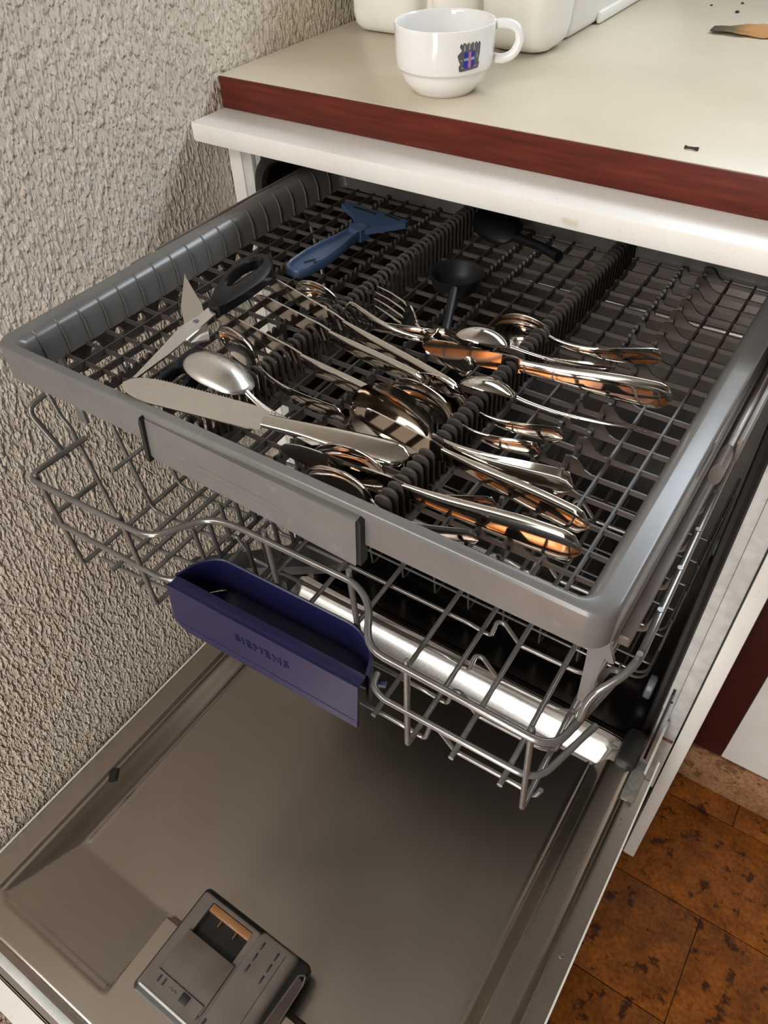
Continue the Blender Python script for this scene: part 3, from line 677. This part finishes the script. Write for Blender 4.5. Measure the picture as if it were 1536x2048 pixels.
# ------------------------------------------------------------------ cutlery
def frame(P0, P1, roll, flip=False):
    P0, P1 = Vector(P0), Vector(P1); x = (P1-P0).normalized()
    zup = Vector((0, 0, 1)); y = zup.cross(x).normalized(); z = x.cross(y)
    m = Matrix(((x.x, y.x, z.x, P0.x), (x.y, y.y, z.y, P0.y), (x.z, y.z, z.z, P0.z), (0, 0, 0, 1)))
    return m @ Matrix.Rotation(math.radians(roll), 4, 'X')
def slab(st, t, M_=8, rnd=False):
    """st: stations (x, halfwidth, z, cup, thickness factor) -> closed thin solid with a curved section"""
    b = MB(); L = []
    for x, wd, z, c, tf in st:
        lp = []
        for k in range(M_+1):
            v = -1 + 2*k/M_; e = (math.sqrt(max(0.0, 1-v**4))*0.75+0.25) if rnd else 1.0
            lp.append((x, wd*v, z - c*(1-v*v) + t*tf*0.5*e))
        for k in range(M_, -1, -1):
            v = -1 + 2*k/M_; e = (math.sqrt(max(0.0, 1-v**4))*0.75+0.25) if rnd else 1.0
            lp.append((x, wd*v, z - c*(1-v*v) - t*tf*0.5*e))
        L.append(lp)
    b.loops(L); return b
def spoon(name, label, P0, P1, roll, lb=0.042, wb=0.028, dep=0.007, we=0.017, m='cutlery', arch=0.007, group='teaspoons and spoons in the tray'):
    Lg = (Vector(P1)-Vector(P0)).length
    t = thing(name, label, 'spoon', group=group, matrix=frame(P0, P1, roll))
    st = []
    for i in range(19):
        u = 0.006 + 0.994*i/18; e = max(0.0, 1-(2*u-1)**2)
        st.append((u*lb, 0.0022*u**4 + wb/2*e**0.5*(1-0.14*(2*u-1)), 0.0010*u**3, dep*e**0.8, 1.0))
    slab(st, 0.0012, 10).build('bowl', m, t, ang=60)
    st = []
    for i in range(22):
        v = i/21; w_ = 0.0023 + (we/2-0.0023)*sstep(0.05, 0.95, v)
        if v > 0.93: w_ *= math.sqrt(max(0.02, 1-((v-0.93)/0.072)**2))
        st.append((lb-0.001 + (Lg-lb+0.001)*v, w_, 0.0010 + arch*math.sin(math.pi*min(1, v*1.08)**0.8)*(1 if v < 0.93 else 1), -0.0004*v, 1.5-0.5*v))
    slab(st, 0.0018, 6, True).build('handle', m, t, ang=60)
    return t
def knife(name, label, P0, P1, roll, jl=0.5, wbl=0.0088, wh=0.0088, th=0.0058, m='cutlery', mb=None, group='table knives in the tray', serr=False):
    Lg = (Vector(P1)-Vector(P0)).length; lb = Lg*jl
    t = thing(name, label, 'knife', group=group, matrix=frame(P0, P1, roll))
    st = []
    for i in range(25):
        u = i/24; w_ = wbl*math.sqrt(max(0.012, 1-max(0, 1-u/0.30)**2.2))*(1-0.12*u)
        if u > 0.9: w_ = w_*(1-(u-0.9)*2.0)
        st.append((u*lb, w_, 0, 0, 0.8+0.6*u))
    slab(st, 0.0011, 4).build('blade', mb or m, t, ang=40)
    if serr:
        b = MB()
        for i in range(26):
            x = lb*0.18 + lb*0.55*i/26; b.prism([(x, wbl*0.80), (x+0.0016, wbl*0.80), (x+0.0008, wbl*1.06)], 'z', -0.0004, 0.0004)
        b.build('serration', mb or m, t, smooth=False)
    st = []
    for i in range(22):
        v = i/21; w_ = 0.0052 + (wh-0.0052)*sstep(0.0, 0.8, v)
        if v > 0.90: w_ *= math.sqrt(max(0.03, 1-((v-0.90)/0.102)**2))
        tf = 0.55 + 0.45*sstep(0, 0.3, v)
        if v > 0.92: tf *= math.sqrt(max(0.1, 1-((v-0.92)/0.09)**2))
        st.append((lb-0.001+(Lg-lb+0.001)*v, w_, 0, 0, tf))
    slab(st, th, 8, True).build('handle', m, t, ang=60)
    return t
def fork(name, label, P0, P1, roll, m='cutlery'):
    Lg = (Vector(P1)-Vector(P0)).length
    t = thing(name, label, 'fork', group='forks in the tray', matrix=frame(P0, P1, roll))
    for k in range(4):
        y = -0.0084 + 0.0056*k
        MB().tube([(0.0, y*0.92, 0.0035), (0.014, y, 0.0), (0.030, y, -0.0012), (0.036, y*0.9, -0.0008)], [0.0006, 0.0010, 0.0013, 0.0013], 6).build('tine', m, t)
    st = [(0.034, 0.0100, -0.0008, 0, 1), (0.040, 0.0098, 0, 0, 1), (0.047, 0.0070, 0.001, 0, 1), (0.054, 0.0028, 0.002, 0, 1.3)]
    slab(st, 0.0016, 6).build('fork_root', m, t, ang=60)
    st = []
    for i in range(16):
        v = i/15; w_ = 0.0026 + 0.0060*sstep(0.1, 0.95, v)
        if v > 0.93: w_ *= math.sqrt(max(0.02, 1-((v-0.93)/0.072)**2))
        st.append((0.0535+(Lg-0.0535)*v, w_, 0.002+0.006*math.sin(math.pi*v), 0, 1.4-0.4*v))
    slab(st, 0.0018, 6, True).build('handle', m, t, ang=60)
    return t

# front knife lying across the corner, blade on the front rim
knife('table_knife', 'table knife with worn serrated blade lying flat on the tray front corner', (0.2064, -0.3405, 0.9665), (0.4056, -0.2925, 0.9545), 16, 0.52, 0.0102, 0.0092, 0.0060, 'cutlery', 'worn', serr=True)
spoon('dessert_spoon', 'matt dessert spoon lying bowl down beside the scissors, letters on its stem', (0.2253, -0.2920, 0.9685), (0.3541, -0.3098, 0.9570), 168, 0.058, 0.038, 0.009, 0.017, 'worn', 0.004)
dsp = bpy.data.objects['dessert_spoon']
tme = text_mesh('LANDBUNAD', 0.0036, 0.0001)
lt = link('stamped_letters', tme, 'crest_grey', dsp)
lt.matrix_local = Matrix.Translation((0.094, 0.0, 0.0031)) @ Matrix.Rotation(math.radians(180), 4, 'X')
spoon('teaspoon', 'dark spoon bowl on edge just behind the matt dessert spoon', (0.2089, -0.2489, 0.9560), (0.3456, -0.2754, 0.9500), 98, 0.046, 0.031, 0.008, 0.014)
knife('table_knife', 'knife on edge between scissors handle and front spoon bowls, nearest of three', (0.1844, -0.2298, 0.9580), (0.3650, -0.2560, 0.9575), 97, 0.56, 0.0075, 0.0078, 0.0056)
knife('table_knife', 'middle one of three knives on edge through the left divider', (0.1983, -0.1949, 0.9580), (0.3790, -0.2255, 0.9580), 97, 0.48, 0.0075, 0.0080, 0.0058)
knife('table_knife', 'rearmost and longest of three knives on edge through the left divider', (0.1868, -0.1687, 0.9590), (0.4027, -0.2222, 0.9580), 97, 0.46, 0.0075, 0.0080, 0.0060)
spoon('table_spoon', 'large dark spoon bowl standing on edge in the middle of the tray', (0.3440, -0.2685, 0.9560), (0.5013, -0.2614, 0.9520), 68, 0.064, 0.044, 0.011, 0.018)
spoon('teaspoon', 'spoon on edge directly behind the large dark spoon bowl', (0.3560, -0.2370, 0.9540), (0.4700, -0.2385, 0.9495), 98, 0.050, 0.034, 0.008, 0.014)
spoon('teaspoon', 'black looking spoon on edge, second behind the large dark bowl', (0.3640, -0.2240, 0.9540), (0.4760, -0.2170, 0.9495), 98, 0.045, 0.030, 0.008, 0.014)
spoon('teaspoon', 'spoon on edge touching the handle end of the flat front knife', (0.3530, -0.3190, 0.9520), (0.4690, -0.2950, 0.9490), 98, 0.048, 0.034, 0.008, 0.014)
spoon('teaspoon', 'frontmost spoon on edge, right behind the front rim of the tray', (0.3590, -0.3350, 0.9500), (0.4730, -0.3240, 0.9490), 98, 0.046, 0.033, 0.008, 0.013)
fork('table_fork', 'dark fork leaning on the left divider with its tines up', (0.2760, -0.1330, 0.9520), (0.3900, -0.1790, 0.9480), 72)
spoon('teaspoon', 'dark spoon bowl on edge left of the divider below the blue slicer', (0.2190, -0.1690, 0.9570), (0.3500, -0.1560, 0.9480), 98, 0.042, 0.030, 0.008, 0.014)
spoon('teaspoon', 'spoon standing on edge with its hooked stem end at the left divider', (0.3820, -0.1720, 0.9520), (0.2690, -0.1683, 0.9560), -80, 0.040, 0.028, 0.007, 0.015, arch=0.006)
spoon('teaspoon', 'shiny teaspoon bowl down, mirroring the window, stem across the right divider', (0.3661, -0.1668, 0.9640), (0.4787, -0.1409, 0.9590), 160, 0.042, 0.030, 0.008, 0.016, 'cutlery', 0.003)
spoon('teaspoon', 'teaspoon on edge behind the shiny spoon, its stem ending over the right section', (0.3812, -0.1325, 0.9560), (0.5004, -0.1058, 0.9540), 98, 0.042, 0.030, 0.008, 0.015)
knife('table_knife', 'knife on edge with broad handle in the middle of the right section', (0.3495, -0.1848, 0.9580), (0.5225, -0.1496, 0.9540), 90, 0.42, 0.0075, 0.0105, 0.0060)
spoon('teaspoon', 'teaspoon with its bowl resting on the right divider, slim stem towards the right rim', (0.3983, -0.2161, 0.9630), (0.5196, -0.1884, 0.9540), 150, 0.040, 0.029, 0.007, 0.014, 'cutlery', 0.003)
knife('table_knife', 'knife on edge crossing before the large spoon bowl, dark handle to the right', (0.3501, -0.2720, 0.9560), (0.5222, -0.2882, 0.9540), 91, 0.42, 0.0080, 0.0098, 0.0062)
knife('table_knife', 'frontmost knife on edge with broad handle glowing orange at right front', (0.3304, -0.3258, 0.9540), (0.5262, -0.3079, 0.9540), 88, 0.45, 0.0078, 0.0112, 0.0062)

# scissors
sr = thing('scissors', 'open kitchen scissors with black loops and steel blades, on the left section', 'scissors', (0.1997, -0.2651, 0.960))
So = (0.1997, -0.2651, 0.960)
def plate(pts, t=0.0014):
    """pts: list of (x,y,z) outline roughly planar -> thin plate"""
    P = [Vector(p) for p in pts]; return MB().loops([[tuple(p + Vector((0, 0, t/2))) for p in P], [tuple(p - Vector((0, 0, t/2))) for p in P]])
plate([(0.2085, -0.3325, 0.9670), (0.2110, -0.3318, 0.9670), (0.2105, -0.300, 0.9680), (0.2068, -0.2610, 0.9695), (0.2058, -0.2460, 0.9710), (0.1960, -0.2430, 0.9715), (0.1952, -0.2560, 0.9700), (0.1930, -0.2700, 0.9690), (0.2020, -0.3050, 0.9680)]).build('blade', 'worn', sr, So, ang=30)
plate([(0.1190, -0.1935, 0.9570), (0.1255, -0.1985, 0.9570), (0.1720, -0.2280, 0.9600), (0.2060, -0.2560, 0.9665), (0.2200, -0.2690, 0.9660), (0.2105, -0.2790, 0.9655), (0.1960, -0.2690, 0.9660), (0.1600, -0.2390, 0.9600)]).build('blade', 'matte_blade', sr, So, ang=30)
MB().lathe([(0.0, 0.0011), (0.0014, 0.0010), (0.0022, 0.0006), (0.0025, 0.0)], 16, (0.1990, -0.2600, 0.9702)).build('pivot_screw', 'crest_grey', sr, So)
# grips: flat moulded loops with a slot
def grip_ring(outer, inner, z0, z1, tilt=0.0):
    def res(P, n=40):
        P = [Vector((p[0], p[1], 0)) for p in P]; P = fillet(P, 0.012, 4, True)
        ln = [0.0]
        for i in range(len(P)): ln.append(ln[-1] + (P[(i+1) % len(P)]-P[i]).length)
        out = []
        for k in range(n):
            t = ln[-1]*k/n; i = max(j for j in range(len(P)) if ln[j] <= t + 1e-9); u = (t-ln[i])/max(1e-9, ln[i+1]-ln[i])
            out.append(P[i].lerp(P[(i+1) % len(P)], u))
        return out
    O = res(outer); I = res(inner)
    k0 = min(range(40), key=lambda k: (I[k]-O[0]).length); I = I[k0:]+I[:k0]
    def Lp(Q, f, z): return [tuple(o.lerp(i, f)) [:2] + (z,) for o, i in Q]
    Q = list(zip(O, I)); zm = (z0+z1)/2
    rows = [(0.0, z0+0.002), (0.0, z1-0.002), (0.22, z1), (0.78, z1), (1.0, z1-0.002), (1.0, z0+0.002), (0.78, z0), (0.22, z0), (0.0, z0+0.002)]
    return MB().loops([Lp(Q, f, z) for f, z in rows], True, False, False)
go = [(0.197, -0.2452), (0.1854, -0.2244), (0.1748, -0.2013), (0.1702, -0.1799), (0.1735, -0.165), (0.182, -0.158), (0.1938, -0.1632), (0.2030, -0.1758), (0.2080, -0.1906), (0.2090, -0.2066), (0.2085, -0.2254), (0.2071, -0.2425)]
gi = [(0.1905, -0.2160), (0.1840, -0.2066), (0.1795, -0.1953), (0.1780, -0.1814), (0.1814, -0.1710), (0.187, -0.1680), (0.1913, -0.1736), (0.1930, -0.1847), (0.1940, -0.1999), (0.1944, -0.2110)]
grip_ring(go, gi, 0.9660, 0.9770).build('grip_loop', 'black', sr, So, ang=40)
go = [(0.2100, -0.2800), (0.2190, -0.2740), (0.2290, -0.2900), (0.2400, -0.3020), (0.2450, -0.3180), (0.2390, -0.3330), (0.2270, -0.3380), (0.2180, -0.3280), (0.2150, -0.3050)]
gi = [(0.2215, -0.3020), (0.2270, -0.2990), (0.2340, -0.3060), (0.2370, -0.3160), (0.2345, -0.3260), (0.2270, -0.3290), (0.2230, -0.3230), (0.2210, -0.3120)]
grip_ring(go, gi, 0.9550, 0.9645).build('grip_loop', 'black', sr, So, ang=40)

# blue slicer / peeler
pe = thing('cheese_slicer', 'slate blue plastic slicer with a wide slotted head, in the left section', 'slicer', (0.200, -0.11, 0.958))
Po = (0.200, -0.11, 0.958)
D = Vector((0.0129, 0.0832, 0.007)).normalized(); A = Vector((0.1956, -0.1470, 0.9570)); Nn = Vector((D.y, -D.x, 0)).normalized()
st = [(0.0, 0.004, 0), (0.003, 0.0085, 0), (0.010, 0.0112, 0), (0.030, 0.0125, 0), (0.050, 0.0108, 0), (0.066, 0.0078, 0), (0.080, 0.0062, 0), (0.092, 0.0060, 0)]
outl = [A + D*s + Nn*w_ for s, w_, _ in st] + [A + D*s - Nn*w_ for s, w_, _ in reversed(st)]
C0 = sum(outl, Vector())/len(outl)
def scaled(f, dz): return [tuple(C0 + (p-C0)*f + Vector((0, 0, dz)) ) for p in outl]
b = MB().loops([scaled(0.90, -0.006), scaled(1.0, -0.003), scaled(1.0, 0.0022), scaled(0.975, 0.0030), scaled(0.90, 0.0022), scaled(0.87, -0.0010)])
b.build('handle', 'blue_peeler', pe, Po, ang=50)
hp_ = [(0.2040, -0.0640), (0.2150, -0.0660), (0.2265, -0.0520), (0.2400, -0.0360), (0.2400, -0.0300), (0.1690, -0.0240), (0.1660, -0.0310), (0.1870, -0.0430), (0.1990, -0.0560)]
b = MB().loops([[(x, y, 0.9610) for x, y in hp_], [(x, y, 0.9660) for x, y in hp_]]); b.build('head', 'blue_peeler', pe, Po, ang=30)
for x0, x1 in ((0.180, 0.2065), (0.2155, 0.2320)): MB().prism([(x0, -0.0300), (x1, -0.0325), (x1, -0.0350), (x0, -0.0325)], 'z', 0.9655, 0.9666).build('blade_slot', 'disp_dark', pe, Po)
b = MB().prism([(0.1975, -0.0620), (0.2060, -0.0560), (0.2170, -0.0600), (0.2150, -0.0700), (0.2020, -0.0700)], 'z', 0.9560, 0.9668); b.build('neck_collar', 'blue_peeler', pe, Po)
b = MB().tube([(0.1960, -0.1280, 0.9578), (0.2015, -0.1195, 0.9586), (0.2045, -0.1245, 0.9584), (0.2075, -0.1205, 0.9586)], 0.0010, 5); b.build('moulded_mark', 'disp_dark', pe, Po)

# black kitchen tools at the back
t = thing('black_ladle', 'black plastic serving spoon against the rear end of the tray', 'serving spoon', (0.30, 0.03, 0.945))
st = []
for i in range(15):
    u = 0.01+0.99*i/14; e = max(0, 1-(2*u-1)**2); st.append((0.058*u, 0.018*e**0.5+0.003*u**4, 0, -0.007*e**0.8, 1))
m_ = Matrix.Translation((-0.030, 0.014, 0.006)) @ frame((0, 0, 0), (0.054, -0.024, -0.002), 25)
o = slab(st, 0.0018, 8).build('bowl', 'black', t, ang=60); o.matrix_local = m_
o = MB().tube([(0.056, 0, 0), (0.085, 0.004, 0.001), (0.108, 0.006, 0)], [0.0045, 0.004, 0.005], 8).build('handle', 'black', t, ang=60); o.matrix_local = m_
t = thing('measuring_spoon', 'black round measuring scoop in the rear of the middle section', 'scoop', (0.322, -0.09, 0.945))
To = (0.322, -0.09, 0.945)
b = MB().lathe([(0.0, -0.007), (0.012, -0.006), (0.019, 0.0), (0.0215, 0.010), (0.0225, 0.012), (0.0205, 0.011), (0.017, 0.001), (0.010, -0.004), (0.0, -0.005)], 28, (0.320, -0.084, 0.950)); b.build('cup', 'black', t, To, ang=60)
b = MB().tube([(0.3290, -0.1030, 0.9580), (0.3400, -0.1300, 0.9520), (0.3500, -0.1560, 0.9440)], [0.0040, 0.0034, 0.0042], 8); b.build('handle', 'black', t, To, ang=60)

# ------------------------------------------------------------------ on the worktop
CU = (0.2185, 0.0640, ZC)
cup = thing('coffee_cup', 'white porcelain stacking cup with a crest, near the worktop edge', 'cup', CU)
pr_ = [(0.0, 0.0022), (0.0230, 0.0020), (0.0255, 0.0), (0.0278, 0.0004), (0.0295, 0.0030), (0.0340, 0.0068), (0.0372, 0.0115), (0.0386, 0.0160), (0.0392, 0.0185), (0.0402, 0.0196), (0.0420, 0.0204), (0.0428, 0.0222),
      (0.0432, 0.0300), (0.0437, 0.0500), (0.0438, 0.0525), (0.0434, 0.0537), (0.0424, 0.0538), (0.0414, 0.0528), (0.0408, 0.0490), (0.0402, 0.0300), (0.0385, 0.0200), (0.0340, 0.0105), (0.0250, 0.0060), (0.0, 0.0055)]
MB().lathe(pr_, 72).build('cup_body', 'ceramic', cup, ang=50)
ha = math.radians(28); hd = Vector((math.cos(ha), math.sin(ha), 0))
def hpnt(r, z): return hd*r + Vector((0, 0, z))
hpts = fillet([hpnt(0.0415, 0.0500), hpnt(0.0520, 0.0510), hpnt(0.0620, 0.0480), hpnt(0.0655, 0.0380), hpnt(0.0600, 0.0270), hpnt(0.0500, 0.0235), hpnt(0.0420, 0.0250)], 0.008, 5)
b = MB(); rs = [0.0040]*len(hpts); b.tube(hpts, rs, 10, sx=1.25); b.build('handle', 'ceramic', cup, ang=60)
# crest, laid on the curved side of the cup
ca = math.radians(-31.0)
def on_cup(u, v, lift):
    R = 0.0434 + lift; a = ca + u/R; return (R*math.cos(a), R*math.sin(a), 0.0365 + v)
def crest(name, poly, m, lift):
    bm = bmesh.new(); vs = [bm.verts.new((u, v, 0)) for u, v in poly]; f = bm.faces.new(vs)
    bmesh.ops.triangulate(bm, faces=[f]); bmesh.ops.subdivide_edges(bm, edges=bm.edges[:], cuts=7, use_grid_fill=True)
    for v in bm.verts: v.co = Vector(on_cup(v.co.x, v.co.y, lift))
    MB().bm(bm).build(name, m, cup, ang=60)
mm = 0.001
sil = [(-9.0, -12.2), (9.0, -10.8), (10.2, -7.5), (9.0, -5.0), (10.5, 0.0), (11.0, 7.0), (9.8, 4.0), (9.0, 2.0), (8.6, 4.5), (9.8, 9.0), (7.5, 7.5), (6.5, 9.5), (5.8, 8.0), (4.5, 12.0), (3.2, 9.5), (1.8, 14.0), (0.6, 10.5), (-0.8, 13.8), (-2.2, 9.5), (-4.2, 11.5), (-4.8, 7.0),
       (-8.0, 9.0), (-7.0, 6.0), (-9.2, 6.5), (-7.2, 3.6), (-6.2, 2.2), (-7.6, -1.0), (-11.0, 0.0), (-9.6, -4.5), (-8.4, -6.2), (-9.8, -8.6)]
crest('crest_beasts', [(u*mm, v*mm) for u, v in sil], 'crest_grey', 0.00015)
for uu, vv, ww, hh in ((-5.4, 3.2, 1.4, 4.5), (3.6, 3.0, 1.3, 5.0), (-1.0, 3.6, 1.2, 6.0), (-7.4, -9.6, 6.0, 1.0), (2.0, -9.2, 5.5, 1.0), (-8.4, -4.4, 2.0, 1.4), (7.0, -3.0, 1.2, 3.6)):
    crest('crest_highlight', [(uu*mm, vv*mm), ((uu+ww)*mm, vv*mm), ((uu+ww*0.6)*mm, (vv+hh)*mm), (uu*mm, (vv+hh*0.8)*mm)], 'crest_light', 0.00026)
crest('crest_shield', [(-5.6*mm, -9.2*mm), (-3.8*mm, -9.8*mm), (2.9*mm, -9.4*mm), (4.6*mm, -8.6*mm), (5.0*mm, 2.4*mm), (-5.0*mm, 2.0*mm)], 'crest_blue', 0.00035)
crest('crest_cross', [(-1.5*mm, -9.7*mm), (1.2*mm, -9.6*mm), (1.4*mm, 2.2*mm), (-1.2*mm, 2.1*mm)], 'crest_red', 0.00050)
crest('crest_cross', [(-5.3*mm, -4.2*mm), (4.8*mm, -3.9*mm), (4.9*mm, -1.9*mm), (-5.2*mm, -2.2*mm)], 'crest_light', 0.00045)

# moulded foam packing behind the cup
FO = (0.145, 0.27, ZC)
fo = thing('foam_packing', 'white moulded foam packing block with rounded feet, behind the cup', 'foam packing', FO)
def lobe(x0, x1, y0, y1, z0, z1, flare, r, name, notch=False):
    L = []
    for k, (ins, z) in enumerate(((r*0.9, z0), (r*0.42, z0+r*0.16), (r*0.12, z0+r*0.5), (0, z0+r*1.1), (-flare, z1))):
        L.append([(p[0], p[1], z) for p in rrect(x0+ins, x1-ins, y0+ins, y1-ins, max(0.003, r*1.1-ins*0.6), 6)])
    return MB().loops(L).build(name, 'foam', fo, FO, ang=60)
lobe(0.026, 0.108, 0.186, 0.262, ZC+0.0004, ZC+0.16, 0.004, 0.016, 'foot')
lobe(0.1195, 0.1760, 0.196, 0.262, ZC+0.004, ZC+0.16, 0.002, 0.014, 'foot')
lobe(0.1860, 0.2620, 0.183, 0.252, ZC+0.0004, ZC+0.16, 0.010, 0.018, 'foot')
lobe(0.030, 0.2530, 0.256, 0.620, ZC+0.0004, ZC+0.16, 0.022, 0.007, 'side_block')
MB().box(0.034, 0.250, 0.216, 0.60, ZC+0.010, ZC+0.155, 0.004).build('core_block', 'foam', fo, FO)
MB().box(0.2525, 0.2580, 0.330, 0.50, ZC+0.0006, ZC+0.012, 0.0025).build('side_ridge', 'foam', fo, FO)

# withered leaf and crumbs
lf = []
n = 18; top = []; bot = []
for i in range(n+1):
    u = i/n; x = 0.135*u; wd = 0.022*math.sin(math.pi*min(1, 0.12+u*0.9))**0.55*(1+0.1*math.sin(i*2.1)); top.append((x, 0.010*math.sin(u*2)+wd)); bot.append((x, 0.006*math.sin(u*2)-wd*0.75))
b = MB(); L = []
for (x, yt), (_, yb_) in zip(top, bot):
    lp = []
    for k in range(7):
        v = k/6; y = yb_+(yt-yb_)*v; lp.append((x, y, 0.0016 + 0.0030*abs(v-0.45) + 0.0012*math.sin(x*90+v*4)))
    L.append(lp + [(p[0], p[1], p[2]-0.0008) for p in reversed(lp)])
b.loops(L); o = b.build('dried_leaf', 'leaf', ang=60); o.location = (0.3700, 0.3560, ZC); o.rotation_euler = (0, 0, math.radians(4)); tag(o, 'withered orange-brown leaf with a blackened tip lying on the worktop', 'leaf')
o = MB().tube([(0.0, 0, 0.0012), (0.0025, -0.0006, 0.0013), (0.006, 0.0002, 0.0012), (0.0098, -0.0004, 0.0013)], [0.0014, 0.0009, 0.0009, 0.0015], 7).build('crumb', 'crumb'); o.location = (0.4505, 0.0250, ZC); tag(o, 'dark bent crumb near the front edge of the worktop', 'crumb')
for i, (x, y, s_) in enumerate(((0.3720, 0.442, 0.0026), (0.3660, 0.485, 0.0018), (0.3380, 0.462, 0.0016))):
    bm = bmesh.new(); bmesh.ops.create_icosphere(bm, subdivisions=2, radius=1)
    for v in bm.verts: v.co *= 1 + random.uniform(-.25, .25); v.co = Vector((v.co.x*s_, v.co.y*s_*0.8, max(-0.9, v.co.z)*s_*0.5))
    o = MB().bm(bm).build('crumb', 'crumb'); o.location = (x, y, ZC+s_*0.45)
    tag(o, ['largest of three dark specks beyond the withered leaf', 'dark speck farthest back beyond the withered leaf', 'leftmost of three dark specks beyond the withered leaf'][i], 'crumb', 'specks on the worktop')
